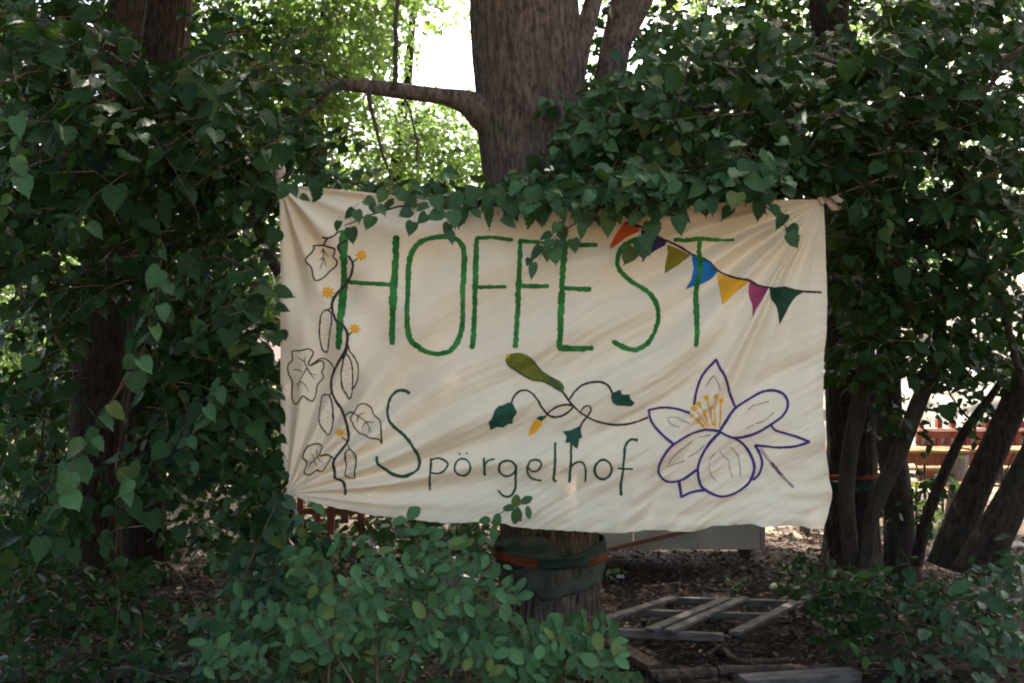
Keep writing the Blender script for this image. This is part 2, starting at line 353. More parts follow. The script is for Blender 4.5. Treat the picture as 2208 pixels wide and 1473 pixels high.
# places where the photograph shows things standing clear of foliage: (polygon, leaves nearer than this are left out, keep probability)
CLEAR = [
 ([(606, 425), (760, 430), (900, 455), (1100, 470), (1300, 475), (1480, 460), (1600, 450), (1776, 440), (1800, 1070), (1775, 1145), (1640, 1135), (1500, 1150), (1300, 1150), (1000, 1130), (800, 1112), (700, 1090), (622, 1066), (606, 960)], 4.8, 0),
 ([(603, 398), (1100, 446), (1776, 428), (1776, 445), (1300, 475), (900, 455), (606, 430)], 4.8, .25),
 ([(925, 70), (1010, 60), (1022, 195), (985, 200), (940, 190), (905, 180), (900, 120)], 99, 0),
 ([(860, 20), (1015, 0), (1015, 70), (925, 90), (880, 190), (850, 180)], 99, .45),
 ([(940, 235), (1025, 260), (1035, 420), (820, 420), (840, 330), (950, 330)], 99, .62),
 ([(1012, -40), (1250, -40), (1255, 165), (1130, 200), (1125, 330), (1090, 400), (1045, 420), (1020, 200)], 5.8, 0),
 ([(1130, 190), (1290, 150), (1290, 400), (1090, 420)], 5.5, .5),
 ([(700, 165), (880, 180), (1020, 190), (1030, 262), (940, 240), (690, 218)], 6.0, .03),
 ([(1255, -40), (1400, -40), (1370, 150), (1230, 180)], 6.0, .04),
 ([(1292, 1146), (1700, 1130), (1700, 1190), (1660, 1260), (1740, 1290), (1720, 1370), (1800, 1400), (1840, 1473), (1400, 1473), (1330, 1395), (1290, 1340)], 9, 0),
 ([(1090, 1150), (1290, 1150), (1290, 1360), (1130, 1330)], 5.5, .10),
 ([(165, 690), (255, 700), (240, 860), (200, 1000), (150, 1180), (240, 1180), (250, 1030), (290, 870), (285, 720)], 7.5, .22),
 ([(255, 1080), (350, 1080), (355, 1210), (255, 1200)], 7.5, .15),
 ([(265, -30), (410, -30), (400, 120), (330, 150), (280, 60)], 7.5, .15),
 ([(585, 345), (650, 345), (650, 402), (585, 402)], 5.2, 0),
 ([(1600, 420), (1770, 415), (1780, 385), (1935, 360), (1940, 385), (1835, 420), (1835, 450), (1780, 455), (1775, 440), (1600, 445)], 5.2, .06),
 ([(1895, 830), (2208, 820), (2208, 1190), (1890, 1190)], 99, .34),
 ([(1640, 1130), (1750, 1130), (1750, 1170), (1640, 1175)], 99, 0),
 ([(1790, 850), (1895, 850), (1895, 1190), (1790, 1190)], 8, .3),
 ([(330, 1060), (520, 1040), (520, 1180), (350, 1190)], 99, .55),
 ([(590, 1160), (640, 1160), (640, 1200), (590, 1200)], 9, .2),
 ([(530, 1090), (800, 1090), (800, 1160), (530, 1160)], 7.8, .5),
]
def keep(pos):
    px, py, d = proj(pos); k = np.ones(len(pos), bool)
    rnd = rng.random(len(pos))
    for poly, ymax, pr in CLEAR:
        k &= ~(inpoly(px, py, poly) & (pos[:, 1] < ymax) & (rnd > pr))
    return k

class Plant:
    """gathers sprays of leaves; the 300 that show largest become leaf parts, the rest one mass"""
    def __init__(s, root, kind, mt, lod=0, nobj=300, low=None):
        s.root, s.kind, s.mt, s.lod, s.nobj = root, kind, mt, lod, nobj; s.L = []; s.force = []; s.tw = MB(); s.tws = []
    def add(s, p, t, n, sz, force=False): (s.force if force else s.L).append((*p, *t, *n, sz))
    def spray(s, o, d, length, size, n=9, droop=.35, spread=.9, tw=.0022, face=.5):
        face *= .6
        o = Vector(o); d = Vector(d).normalized(); pts = [o.copy()]; p = o.copy(); seg = length/n
        side = d.cross(Vector((0, 0, 1))); side = side.normalized() if side.length > .05 else Vector((1, 0, 0))
        side = (side+Vector((random.uniform(-.4, .4), random.uniform(-.4, .4), random.uniform(-.4, .4)))).normalized()
        for q in range(n):
            d = (d+Vector((random.uniform(-.16, .16), random.uniform(-.16, .16), random.uniform(-.12, .12)-droop/n))).normalized()
            p = p+d*seg; pts.append(p.copy())
            sg = 1 if q % 2 else -1
            t = d*random.uniform(.2, .8)+side*sg*spread*random.uniform(.4, 1.2)+Vector((random.gauss(0, .2), random.gauss(0, .3), -random.uniform(-.1, 1.0)))
            if q == n-1: t = d+Vector((0, 0, -.3))
            nn = Vector((random.gauss(0, .45), -face+random.gauss(0, .5), .7+random.gauss(0, .35)))
            pet = size*.3
            s.add(p+t.normalized()*pet, t.normalized(), nn, size*random.uniform(.5, 1.2)*(1-.3*q/n))
        if tw: s.tws.append((pts[::2] if len(pts) > 4 else pts, tw))
    def region(s, cx, cy, rx, ry, Y0, Y1, n, size, length=.45, dirx=0, droop=.35, face=.5, nl=9, tw=.0022):
        if s.kind == 'heart' and Y0 < 6.1: size *= 1.17
        for _ in range(n):
            while True:
                a, b_ = random.uniform(-1, 1), random.uniform(-1, 1)
                if a*a+b_*b_ < 1: break
            yy = random.uniform(Y0, Y1); o = P(cx+a*rx, cy+b_*ry, yy)
            d = Vector((dirx+random.uniform(-1, 1), random.uniform(-.9, .3), random.uniform(-.3, .25)))
            s.spray(o-d.normalized()*length*.5, d, length*random.uniform(.7, 1.3), size, nl, droop, face=face, tw=tw)
    def cloud(s, c, r, n, size, length=.5, nl=9, tw=0, hollow=.2):
        for _ in range(n):
            v = Vector((random.gauss(0, 1), random.gauss(0, 1), random.gauss(0, 1))).normalized()
            q = random.uniform(hollow, 1)**.5; o = Vector((c[0]+v.x*r[0]*q, c[1]+v.y*r[1]*q, c[2]+v.z*r[2]*q))
            s.spray(o, v+Vector((0, 0, .1)), length, size, nl, .4, tw=tw)
    def build(s, objname='leaf', massname='foliage', filt=True):
        A = np.array(s.L, float).reshape(-1, 10)
        if filt and len(A): A = A[keep(A[:, :3])]
        if len(A): A = A[A[:, 2] > .02]
        Fo = np.array(s.force, float).reshape(-1, 10)
        pick = np.zeros(len(A), bool); want = s.nobj-len(Fo)
        if want > 0 and len(A):
            px, py, d = proj(A[:, :3]); vis = (px > 5) & (px < 2200) & (py > 0) & (py < 1473)
            sc = np.where(vis, A[:, 9]/d, 0); idx = np.argsort(-sc)[:want]; pick[idx] = True; pick &= vis
        O = np.concatenate([Fo, A[pick]]) if len(A) else Fo
        if len(O):
            B, T, Nn = frames(O[:, 3:6], O[:, 6:9])
            inv = Matrix.Translation(s.root.location).inverted()
            for q in range(len(O)):
                z = O[q, 9]; zb = z*random.uniform(.7, 1.1); mw = Matrix(((B[q, 0]*zb, T[q, 0]*z, Nn[q, 0]*z, O[q, 0]), (B[q, 1]*zb, T[q, 1]*z, Nn[q, 1]*z, O[q, 1]), (B[q, 2]*zb, T[q, 2]*z, Nn[q, 2]*z, O[q, 2]), (0, 0, 0, 1)))
                o = bpy.data.objects.new(objname, tpl_obj_mesh(s.kind, random.randrange(NVAR), s.mt)); COL.objects.link(o)
                o.parent = s.root; o.matrix_parent_inverse = inv; o.matrix_basis = mw
        A = A[~pick]
        if len(A):
            me = leaf_cloud(massname, (A[:, :3], A[:, 3:6], A[:, 6:9], A[:, 9]), s.kind, s.lod, s.mt)
            tag(link(massname, me, s.root), kind='stuff')
        if s.tws:
            A = np.array([tuple(p) for q, _ in s.tws for p in q]); k = keep(A) if filt else np.ones(len(A), bool); n0 = 0
            for q, r_ in s.tws:
                if k[n0:n0+len(q)].all(): s.tw.tube(q, [r_*(1-.6*j/len(q)) for j in range(len(q))], 4, False)
                n0 += len(q)
        if s.tw.v: tag(s.tw.build('twigs', M['twig'], s.root, True), kind='stuff')

def branch(parent, pts, Y, w0, w1, name='branch', mt='branch', Y2=None, n=7):
    """bent branch from photo pixels"""
    k = len(pts); Q = [P(a, b_, Y+(Y2-Y)*q/(k-1) if Y2 is not None else Y) for q, (a, b_) in enumerate(pts)]
    c = crom([tuple(q) for q in Q], .06)
    c = c+rng.normal(0, .004, c.shape)
    m = len(c); MB_ = MB().tube(c, [(w0+(w1-w0)*q/(m-1))*Y/F/2 for q in range(m)], n)
    return MB_.build(name, M[mt], parent, True)

# ================================================================== BIG LINDEN
lin = empty('linden_tree', P(1188, 1405, 5.75), 'thick grey-brown linden trunk right behind the banner, its leafy twigs hanging over the top edge', 'tree')
trunk('trunk', lin, [(1183, 1440, 118), (1184, 1400, 106), (1186, 1300, 101), (1188, 1150, 103), (1184, 900, 106), (1176, 650, 113), (1166, 420, 122), (1150, 300, 121), (1139, 180, 118), (1132, 60, 117), (1126, -120, 112), (1118, -420, 98), (1112, -800, 80)], 5.75, M['bark'], n=240, ring=.016, ridge=.036, freq=30, flare=.35, seed=3)
trunk('limb', lin, [(1095, 300, 34), (1045, 248, 38), (1008, 222, 28), (960, 209, 19), (900, 201, 17), (850, 194, 18), (790, 187, 15), (745, 184, 12), (700, 186, 11), (650, 200, 8), (600, 205, 6)], 5.65, M['bark'], Y2=5.2, n=40, ring=.02, ridge=.008, freq=8, seed=5)
trunk('limb', lin, [(1215, 260, 34), (1235, 170, 27), (1255, 90, 22), (1275, 20, 20), (1300, -80, 17), (1330, -240, 13)], 5.7, M['bark'], Y2=6.0, n=40, ring=.02, ridge=.006, freq=8, seed=6)
trunk('limb', lin, [(1215, 520, 40), (1262, 400, 38), (1296, 280, 36), (1316, 170, 33), (1330, 90, 31), (1350, 0, 30), (1368, -120, 26), (1390, -320, 20)], 5.85, M['bark'], Y2=6.3, n=50, ring=.02, ridge=.01, freq=10, seed=8)
trunk('limb', lin, [(1330, 110, 22), (1358, 60, 20), (1384, 15, 18), (1420, -60, 15), (1480, -180, 10)], 6.1, M['bark'], Y2=6.3, n=36, ring=.02, ridge=.006, freq=8, seed=9)
branch(lin, [(860, -60), (858, 0), (852, 60), (856, 120), (850, 195)], 5.3, 8, 12)
branch(lin, [(797, 190), (800, 230), (812, 280), (828, 335), (850, 400), (862, 425)], 5.2, 10, 4, Y2=5.0)
branch(lin, [(868, 205), (885, 240), (898, 300), (900, 360)], 5.3, 6, 3)
branch(lin, [(715, 190), (690, 215), (655, 245), (640, 290), (625, 320)], 5.3, 11, 5)
branch(lin, [(750, 186), (700, 150), (640, 120), (610, 85)], 5.25, 9, 4)
branch(lin, [(1230, 420), (1180, 425), (1100, 432), (1000, 430), (930, 437), (860, 448), (790, 465), (745, 490)], 5.0, 12, 2, Y2=4.55)
branch(lin, [(1300, 400), (1330, 420), (1370, 440), (1420, 450), (1470, 462)], 4.7, 6, 2, Y2=4.5)
branch(lin, [(1270, 470), (1240, 483), (1205, 505), (1180, 530), (1160, 560)], 4.58, 3, 1.5)
branch(lin, [(1560, 400), (1610, 420), (1650, 445), (1690, 480), (1712, 515)], 4.6, 4, 1.5)
branch(lin, [(1450, 300), (1380, 230), (1310, 215), (1230, 200)], 5.3, 9, 4)
branch(lin, [(1330, 330), (1420, 290), (1560, 240), (1640, 200)], 5.2, 11, 4)
lp = Plant(lin, 'heart', 'linden', 0)
# leaves that hang over the cloth: (px, py, length px, lean of tip in degrees, tilt)
HANG = [(821,424,30,-30),(800,439,30,60),(825,454,28,50),(753,462,30,-40),(771,470,32,10),(797,482,32,-20),(729,489,24,-15),(759,509,36,10),(874,462,30,-60),(910,451,30,-65),(886,496,34,-18),(940,466,40,-60),(910,474,30,-40),(981,477,44,10),(964,496,28,-20),(971,515,32,12),(871,423,30,60),(888,437,30,40),(979,445,28,20),(805,451,22,30),
 (610,416,40,-20),(636,411,34,30),(660,430,26,55),(1055,470,48,0),(1050,440,44,-30),(1099,479,36,60),(1132,455,36,-10),(1166,475,36,-5),(1197,450,38,0),(1256,499,36,5),(1266,481,36,-20),(1313,487,48,10),(1315,460,44,-60),(1287,480,26,30),(1351,452,52,40),(1367,475,36,-30),(1385,540,46,12),(1357,553,42,-25),(990,470,46,-15),
 (1199,493,26,-20),(1212,490,22,15),(1176,511,28,-60),(1215,508,34,10),(1179,530,32,-40),(1155,548,40,-30),(1181,550,32,0),(1198,555,38,5),(1204,535,34,-10),(1240,530,30,20),(1139,566,18,-25),(1149,586,38,-5),
 (1395,530,46,25),(1404,498,42,15),(1413,468,46,-40),(1430,446,38,10),(1462,489,44,20),(1473,468,38,65),(1638,455,44,0),(1640,437,36,-30),(1622,430,30,-60),(1660,440,30,40),(1674,457,30,55),(1683,480,38,-30),(1710,502,32,35),(1709,520,38,40),
 (1405,421,46,-10),(1430,425,44,30),(1468,424,46,20),(1500,414,44,-40),(1530,410,40,10),(1575,414,50,15),(1600,405,40,50),(1545,425,34,-20),(1440,405,50,-50),(1380,430,46,-20),(1350,420,40,20),
 (1020,425,42,-20),(1080,430,44,15),(1110,412,40,-40),(1150,425,42,20),(1190,430,40,-10),(1230,440,42,25),(1270,440,42,-25),(1300,425,40,10),(1240,415,40,-50),(945,440,36,20),(1010,450,34,-50),(1030,463,28,40),(1105,455,38,10),(1160,445,36,-30),(1215,465,32,20),(1245,470,34,-15),(1330,470,34,30),(1338,440,40,-10),(610,668,32,75)]
for x, y, s_, an in HANG:
    yy = random.uniform(4.38, 4.6); a = R(an); tip = Vector((math.sin(a), random.uniform(-.35, .1), -math.cos(a))).normalized()
    sz = s_*yy/F*.98; wx = s_*.5*math.sin(a); wy = s_*.5*math.cos(a)
    lp.add(P(x-wx, y-wy, yy), tip, (random.gauss(0, .25), -1, random.uniform(.15, .75)), sz, True)
    lp.tw.tube([P(x-wx, y-wy, yy), P(x-wx*2+random.uniform(-6, 6), y-wy-12, yy+.02)], .0012, 4, False)
for a in [(1180, 400, 120, 30, 4.5, 5.1, 26, .088), (1000, 405, 150, 25, 4.6, 5.3, 20, .082), (880, 405, 90, 22, 4.7, 5.2, 9, .075), (1400, 395, 160, 45, 4.4, 5.2, 44, .092), (1560, 375, 130, 40, 4.4, 5.2, 26, .092),
          (1250, 330, 110, 80, 4.7, 5.4, 26, .09), (1430, 270, 200, 110, 4.8, 5.8, 60, .09), (1500, 140, 230, 120, 5, 6.4, 60, .09), (1330, 200, 110, 60, 5, 5.5, 16, .085), (1200, 250, 60, 90, 5, 5.4, 5, .08), (730, 385, 100, 20, 4.85, 5.6, 9, .075)]:
    lp.region(*a, length=.42, face=.7)
lp.build()
# upper crown, out of the frame overhead: added to shade the glade and block skylight
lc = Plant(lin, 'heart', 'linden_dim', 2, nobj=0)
for c, r, n in [((-.6, 3.4, 6.3), (5.2, 4.6, 1.2), 1500), ((-1.3, 9.2, 8.6), (4.6, 4.0, 1.9), 3200), ((-3.5, 11.5, 8.9), (3.8, 3.2, 1.6), 850), ((3.2, 10.5, 9), (3.4, 3.6, 1.9), 850)]:
    lc.cloud(c, r, n, .15, .7, 10, hollow=.0)
lc.build(massname='crown')

# ================================================================== LEFT TREES
lt = empty('leaning_tree', P(200, 1300, 6.2), 'dark furrowed tree on the left leaning slightly right, nearer of the two left trunks', 'tree')
trunk('trunk', lt, [(190, 1330, 66), (198, 1200, 56), (205, 1080, 52), (214, 930, 54), (224, 785, 57), (234, 600, 54), (246, 420, 46), (252, 270, 40), (262, 120, 38), (285, -60, 36), (320, -320, 30)], 6.2, M['bark2'], n=130, ring=.022, ridge=.014, freq=22, flare=.3, seed=12)
bt = empty('dark_tree', P(305, 1260, 7.2), 'almost black straight trunk standing behind the leaning tree on the left', 'tree')
trunk('trunk', bt, [(303, 1290, 62), (304, 1200, 54), (305, 1080, 50), (312, 700, 55), (320, 400, 62), (330, 150, 70), (338, 0, 74), (345, -150, 72), (350, -500, 60)], 7.2, M['bark2'], n=130, ring=.025, ridge=.018, freq=22, flare=.25, seed=14)
branch(lt, [(246, 430), (330, 330), (440, 260), (540, 220)], 6.0, 16, 4, Y2=4.6)
branch(lt, [(150, 120), (230, 210), (300, 240), (400, 330), (470, 400), (520, 430)], 4.6, 8, 3)
branch(lt, [(490, 380), (530, 420), (560, 500), (600, 590)], 6.2, 22, 26)
branch(lt, [(330, 290), (370, 360), (410, 420), (430, 460), (430, 500)], 3.9, 3, 1.2)
branch(lt, [(60, 640), (105, 600), (100, 760), (92, 960), (95, 1140)], 5.4, 5, 6)
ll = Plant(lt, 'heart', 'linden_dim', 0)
for a in [(150, 130, 170, 140, 3.6, 5.0, 44, .085), (420, 190, 170, 110, 3.9, 5.2, 44, .085), (300, 330, 280, 110, 3.9, 5.2, 62, .085), (110, 380, 130, 150, 3.6, 5.0, 42, .085), (470, 420, 150, 90, 4.2, 5.4, 34, .082),
          (400, 560, 170, 110, 4.0, 5.2, 34, .08), (130, 560, 140, 90, 3.9, 5.4, 30, .08), (490, 690, 120, 110, 4.1, 5.2, 32, .085), (390, 830, 120, 100, 4.0, 5.0, 30, .085), (510, 900, 100, 110, 4.2, 5.4, 32, .08),
          (300, 1000, 90, 60, 3.9, 4.6, 11, .085), (150, 1060, 90, 60, 3.6, 4.4, 12, .095), (60, 850, 70, 140, 3.9, 5.0, 20, .08), (560, 330, 80, 50, 4.6, 5.4, 12, .08), (560, 1060, 60, 70, 4.3, 5.0, 12, .08), (600, 250, 70, 40, 5, 5.6, 8, .08), (600, 130, 110, 50, 4.4, 5.4, 9, .08), (680, 330, 50, 40, 4.8, 5.4, 6, .078), (450, 40, 60, 40, 4.4, 5.2, 5, .08), (60, 1130, 80, 60, 4.6, 5.6, 12, .08)]:
    ll.region(*a, length=.42, face=.55, droop=.8)
# the bright drooping sprays
for pts in [[(330, 640), (290, 760), (250, 850), (190, 950), (120, 1060)], [(420, 560), (360, 640), (300, 720)], [(440, 880), (360, 960), (280, 1050)], [(560, 660), (470, 690), (400, 740)]]:
    c = crom([tuple(P(a, b_, 3.95)) for a, b_ in pts], .045)
    for q, p in enumerate(c):
        sg = 1 if q % 2 else -1
        ll.add(Vector(p), Vector((sg*.7, random.uniform(-.4, .1), -.8)).normalized(), Vector((random.gauss(0, .3), -.7, .6)), random.uniform(.06, .1))
    ll.tw.tube(c, .0022, 4, False)
ll.nobj = 220; ll.build()
lb = Plant(lt, 'heart', 'linden', 0, nobj=80)       # drooping sprays nearest to the viewer, lit look from the lighter leaf colour
for pts, yy, sz in (([(350, 590), (330, 690), (295, 780), (250, 860), (190, 950), (120, 1050)], 3.6, .085), ([(480, 820), (430, 900), (400, 980)], 3.9, .075), ([(180, 960), (150, 1020), (135, 1090)], 3.2, .10),
                    ([(520, 640), (440, 700), (400, 740)], 4.0, .08), ([(250, 980), (275, 1030), (250, 1080)], 3.5, .08), ([(340, 520), (345, 600), (335, 640)], 3.9, .07), ([(60, 240), (40, 330), (30, 420)], 3.4, .085)):
    c = crom([tuple(P(a, b_, yy)) for a, b_ in pts], .04); c = c+rng.normal(0, .012, c.shape)
    for q, p in enumerate(c):
        sg = 1 if q % 2 else -1
        lb.add(Vector(p), Vector((sg*random.uniform(.2, .9), random.uniform(-.4, .3), -.8)).normalized(), Vector((random.gauss(.1, .5), -.45, random.uniform(.3, 1))), sz*random.uniform(.55, 1.05))
    lb.tw.tube(c, .0018, 4, False)
lb.build()
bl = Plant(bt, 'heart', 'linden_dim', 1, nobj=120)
for a in [(120, 160, 190, 220, 5.6, 8.6, 140, .09), (70, 40, 120, 60, 5, 7, 26, .09), (480, 330, 180, 170, 6, 8.6, 38, .09), (130, 650, 150, 220, 6.4, 9, 36, .09), (450, 700, 180, 220, 5.6, 8.6, 66, .09), (470, 960, 140, 100, 5.6, 8, 40, .085), (100, 950, 110, 120, 6.5, 8.6, 40, .085), (440, 1120, 160, 90, 5.4, 7.2, 34, .08), (800, 1190, 260, 50, 5.4, 6.6, 22, .075)]:
    bl.region(*a, length=.55, face=.4, tw=0)
bl.build()
bc = Plant(bt, 'heart', 'linden_dim', 2, nobj=0)  # clouds beside and behind the camera are added out of view to block skylight
for c, r, n in [((-4.9, 10.6, 4.7), (1.9, 1.4, 2.3), 330), ((-5.0, 2.6, 3.4), (1.9, 3.2, 2.8), 900), ((-4.6, -3.0, 4.0), (2.2, 3.0, 3.2), 800), ((-5.8, 9.5, 7.4), (3.4, 3.6, 2.4), 1100), ((-6.5, 6, 7), (2.6, 3, 1.8), 400)]: bc.cloud(c, r, n, .15, .7, 10, hollow=0)
bc.build(massname='crown')

# ================================================================== RIGHT TREES
rt = empty('banded_tree', P(1842, 1235, 7.6), 'dark straight trunk beside the right banner edge, wrapped low in green felt', 'tree')
trunk('trunk', rt, [(1838, 1260, 60), (1838, 1180, 54), (1838, 1000, 50), (1832, 800, 50), (1826, 600, 52), (1818, 440, 50), (1806, 250, 46), (1795, 100, 42), (1780, -100, 38)], 7.6, M['bark2'], n=110, ring=.025, ridge=.016, freq=20, flare=.35, seed=21)
fk = empty('forked_tree', P(1850, 1290, 5.9), 'slender young tree forked from its foot into two crooked stems right of the banner', 'tree')
trunk('trunk', fk, [(1850, 1300, 24), (1838, 1240, 20), (1830, 1150, 17), (1825, 1060, 17), (1835, 960, 17), (1848, 900, 18), (1866, 780, 16), (1872, 650, 15), (1880, 500, 14), (1905, 330, 11), (1940, 160, 8)], 5.9, M['bark3'], n=40, ring=.02, ridge=.004, freq=7, seed=22)
trunk('stem', fk, [(1856, 1285, 17), (1866, 1200, 15), (1880, 1120, 15), (1905, 1050, 17), (1935, 985, 18), (1968, 900, 18), (2000, 820, 17), (2022, 760, 15), (2030, 650, 12), (2040, 560, 9)], 5.85, M['bark3'], Y2=5.7, n=40, ring=.02, ridge=.004, freq=7, seed=23)
sp_ = empty('grey_tree', P(1945, 1230, 7.0), 'straight mottled grey trunk between the forked stems and the leaning thin tree', 'tree')
trunk('trunk', sp_, [(1950, 1250, 36), (1943, 1190, 33), (1938, 1100, 32), (1930, 1020, 31), (1920, 940, 29), (1915, 800, 26), (1918, 650, 24), (1925, 450, 20), (1935, 250, 16)], 7.0, M['bark3'], n=50, ring=.02, ridge=.005, freq=9, flare=.2, seed=24)
th_ = empty('thin_tree', P(1985, 1200, 6.6), 'thinnest leaning stem, curving right in front of the tables', 'tree')
trunk('trunk', th_, [(1975, 1220, 14), (1995, 1130, 12), (2020, 1060, 12), (2045, 1000, 11), (2075, 940, 10), (2110, 890, 10), (2140, 850, 8), (2170, 800, 7), (2200, 720, 6), (2230, 600, 5)], 6.6, M['bark2'], n=20, ring=.03, ridge=.003, freq=5, seed=25)
branch(th_, [(2130, 895), (2170, 880), (2215, 850)], 6.6, 10, 7)
branch(th_, [(2100, 910), (2070, 880), (2050, 850), (2035, 812)], 6.6, 6, 3)
l5 = empty('slanting_tree', P(2065, 1200, 6.1), 'brown trunk slanting steeply right, left one of the two thick slanting trunks', 'tree')
trunk('trunk', l5, [(2045, 1225, 36), (2062, 1160, 33), (2085, 1100, 31), (2125, 1010, 29), (2165, 920, 28), (2205, 830, 27), (2250, 720, 25), (2310, 560, 22)], 6.1, M['bark2'], n=60, ring=.02, ridge=.006, freq=10, flare=.15, seed=26)
l6 = empty('slanting_tree', P(2130, 1205, 5.6), 'brown trunk slanting out past the right edge, rightmost of the two thick slanting trunks', 'tree')
trunk('trunk', l6, [(2105, 1240, 40), (2132, 1180, 37), (2165, 1115, 35), (2210, 1030, 33), (2260, 930, 31), (2330, 780, 28)], 5.6, M['bark2'], n=60, ring=.02, ridge=.006, freq=10, flare=.15, seed=27)
branch(l5, [(2205, 830), (2150, 620), (2100, 480), (2060, 330), (1990, 230), (1900, 170), (1750, 115)], 5.6, 18, 7, Y2=4.6)
branch(rt, [(1830, 560), (1900, 480), (2000, 450), (2130, 330), (2208, 260)], 6.8, 16, 8, Y2=5.8)
branch(rt, [(1800, 260), (1740, 250), (1680, 230), (1600, 225), (1500, 235)], 6.6, 16, 8, Y2=5.2)
branch(fk, [(2030, 660), (1980, 560), (1900, 500), (1850, 420)], 5.6, 12, 5, Y2=5.0)
branch(fk, [(1900, 350), (1850, 400), (1700, 300), (1640, 220), (1560, 120)], 5.2, 10, 4)
branch(l5, [(2208, 100), (2160, 140), (2110, 220), (2060, 260)], 4.6, 14, 6)
branch(l6, [(2208, 560), (2140, 600), (2060, 680), (1990, 700)], 6.2, 12, 6)
branch(lin, [(1400, 110), (1460, 30), (1440, 0)], 6.2, 9, 5)
branch(fk, [(1935, 375), (1870, 305), (1760, 310)], 4.6, 3, 1.5)
rp_ = Plant(rt, 'heart', 'linden_dim', 0)
for a in [(1700, 180, 250, 130, 4.5, 6.0, 66, .09), (1650, 340, 200, 60, 4.5, 5.6, 36, .088), (1760, 380, 120, 40, 4.5, 5.4, 14, .088), (1870, 620, 70, 160, 5, 7, 36, .085), (1840, 780, 45, 70, 5.6, 7, 10, .085)]:
    rp_.region(*a, length=.45, face=.55)
rp_.build()
fp = Plant(fk, 'heart', 'linden_dim', 0)
for a in [(1900, 250, 160, 130, 4.3, 5.6, 50, .09), (1960, 400, 150, 80, 4.5, 5.6, 34, .088), (1950, 560, 140, 90, 4.8, 6.0, 34, .085), (1970, 720, 120, 100, 5.0, 6.2, 30, .082), (1900, 870, 50, 60, 5.2, 6, 7, .08)]:
    fp.region(*a, length=.42, face=.55)
fp.build()
sp5 = Plant(l5, 'heart', 'linden_dim', 0)
for a in [(2080, 90, 170, 120, 4.2, 5.8, 46, .09), (2130, 300, 120, 120, 4.4, 5.8, 38, .088), (2120, 520, 120, 100, 4.6, 6.0, 34, .085), (2130, 700, 110, 80, 5.0, 6.2, 22, .08), (2060, 860, 150, 70, 6.3, 7.5, 40, .07), (2130, 780, 90, 60, 5.2, 7.5, 22, .08), (1980, 1090, 60, 70, 6.6, 7.6, 34, .07)]:
    sp5.region(*a, length=.42, face=.55)
sp5.build()
rb = Plant(sp_, 'heart', 'linden_dim', 1, nobj=120)
for a in [(1500, 100, 280, 180, 6.6, 9.5, 135, .09), (1920, 130, 340, 230, 6, 9.5, 220, .09), (1560, 360, 330, 110, 6, 8.5, 46, .09), (1960, 480, 260, 160, 6.4, 9, 90, .09), (1830, 700, 60, 180, 7.2, 8.6, 34, .085), (2030, 700, 180, 110, 6.8, 8.6, 40, .08)]:
    rb.region(*a, length=.5, face=.4, tw=0)
rb.build()
rc = Plant(rt, 'heart', 'linden_dim', 2, nobj=0)  # includes an unseen cloud added beyond the right edge to darken that side
for c, r, n in [((4.2, 10.8, 4.7), (3.4, 1.5, 2.2), 430), ((5.3, 3.2, 3.4), (1.9, 2.4, 2.4), 700), ((6.2, 9, 7.4), (3.2, 3.6, 2.4), 900), ((4.6, 6.6, 6.4), (3.0, 2.0, 1.3), 360)]: rc.cloud(c, r, n, .15, .7, 10, hollow=0)
rc.build(massname='crown')

# ================================================================== BACKGROUND TREES (sunlit, beyond the glade)
def bgtree(px, Y, h, crowns, label, n=320, size=.11):
    base = P(px, 800, Y); base.z = 0
    t = empty('background_tree', base, label, 'tree', 'sunlit trees beyond the glade')
    pts = [base, base+Vector((.1, 0, h*.3)), base+Vector((-.1, .1, h*.6)), base+Vector((.15, 0, h*.95))]
    link('trunk', trunk_mesh('trunk', pts, [.22, .17, .12, .05], n=24, ring=.15, ridge=.01, freq=8, seed=int(px)), t, M['bark2'])
    pl = Plant(t, 'heart', 'far', 1, nobj=0)
    for (cx, cy, rx, rz, ry) in crowns:
        c = P(cx, cy, Y); s_ = Y/F; pl.cloud(c, (rx*s_, ry, rz*s_), n, size, .6, 9, hollow=.15)
    pl.build(massname='crown')
bgtree(690, 13, 7.5, [(640, 60, 210, 170, 1.6), (740, -60, 190, 150, 1.6), (560, 190, 160, 130, 1.5)], 'sunlit pale green tree crown left of the big trunk above its side limb', 520)
bgtree(860, 15, 6.5, [(800, 310, 170, 100, 1.3), (900, 370, 120, 70, 1.2), (960, 320, 70, 60, 1)], 'backlit speckled tree below the side limb with white sky between its leaves', 330, .10)
bgtree(470, 15, 8, [(470, 60, 190, 190, 1.8), (430, 330, 190, 160, 1.6)], 'tall yellow-green tree crown between the dark left trunk and the side limb', 420)
bgtree(60, 14, 6, [(60, 420, 170, 170, 1.6), (50, 180, 150, 120, 1.5), (60, 640, 150, 110, 1.4)], 'bright green tree showing at the left photo edge behind the leaning tree', 360)
bgtree(880, 20, 10, [(830, -20, 120, 90, 1.4), (960, 10, 80, 50, 1.2)], 'pale hazy treetop beside the bright gap of sky at the top', 140, .11)
bgtree(400, 12, 4, [(400, 650, 160, 130, 1.3), (560, 600, 110, 100, 1.1), (330, 860, 170, 120, 1.3), (520, 820, 120, 110, 1.1)], 'bushy green tree behind the two left trunks at banner height', 300, .10)
bgtree(90, 11.5, 3, [(90, 800, 120, 110, 1.1), (70, 960, 110, 90, 1)], 'low green tree behind the leaning tree near the left edge', 260, .10)
bgtree(1500, 14, 7, [(1500, 100, 300, 190, 1.6), (1750, 60, 260, 180, 1.6), (1520, 300, 170, 80, 1.2)], 'leafy tree behind the right limbs of the linden', 420)
bgtree(1838, 16, 8, [(2000, 200, 260, 200, 1.8), (2080, 460, 220, 120, 1.5)], 'tree crown behind the upper right foliage', 420)
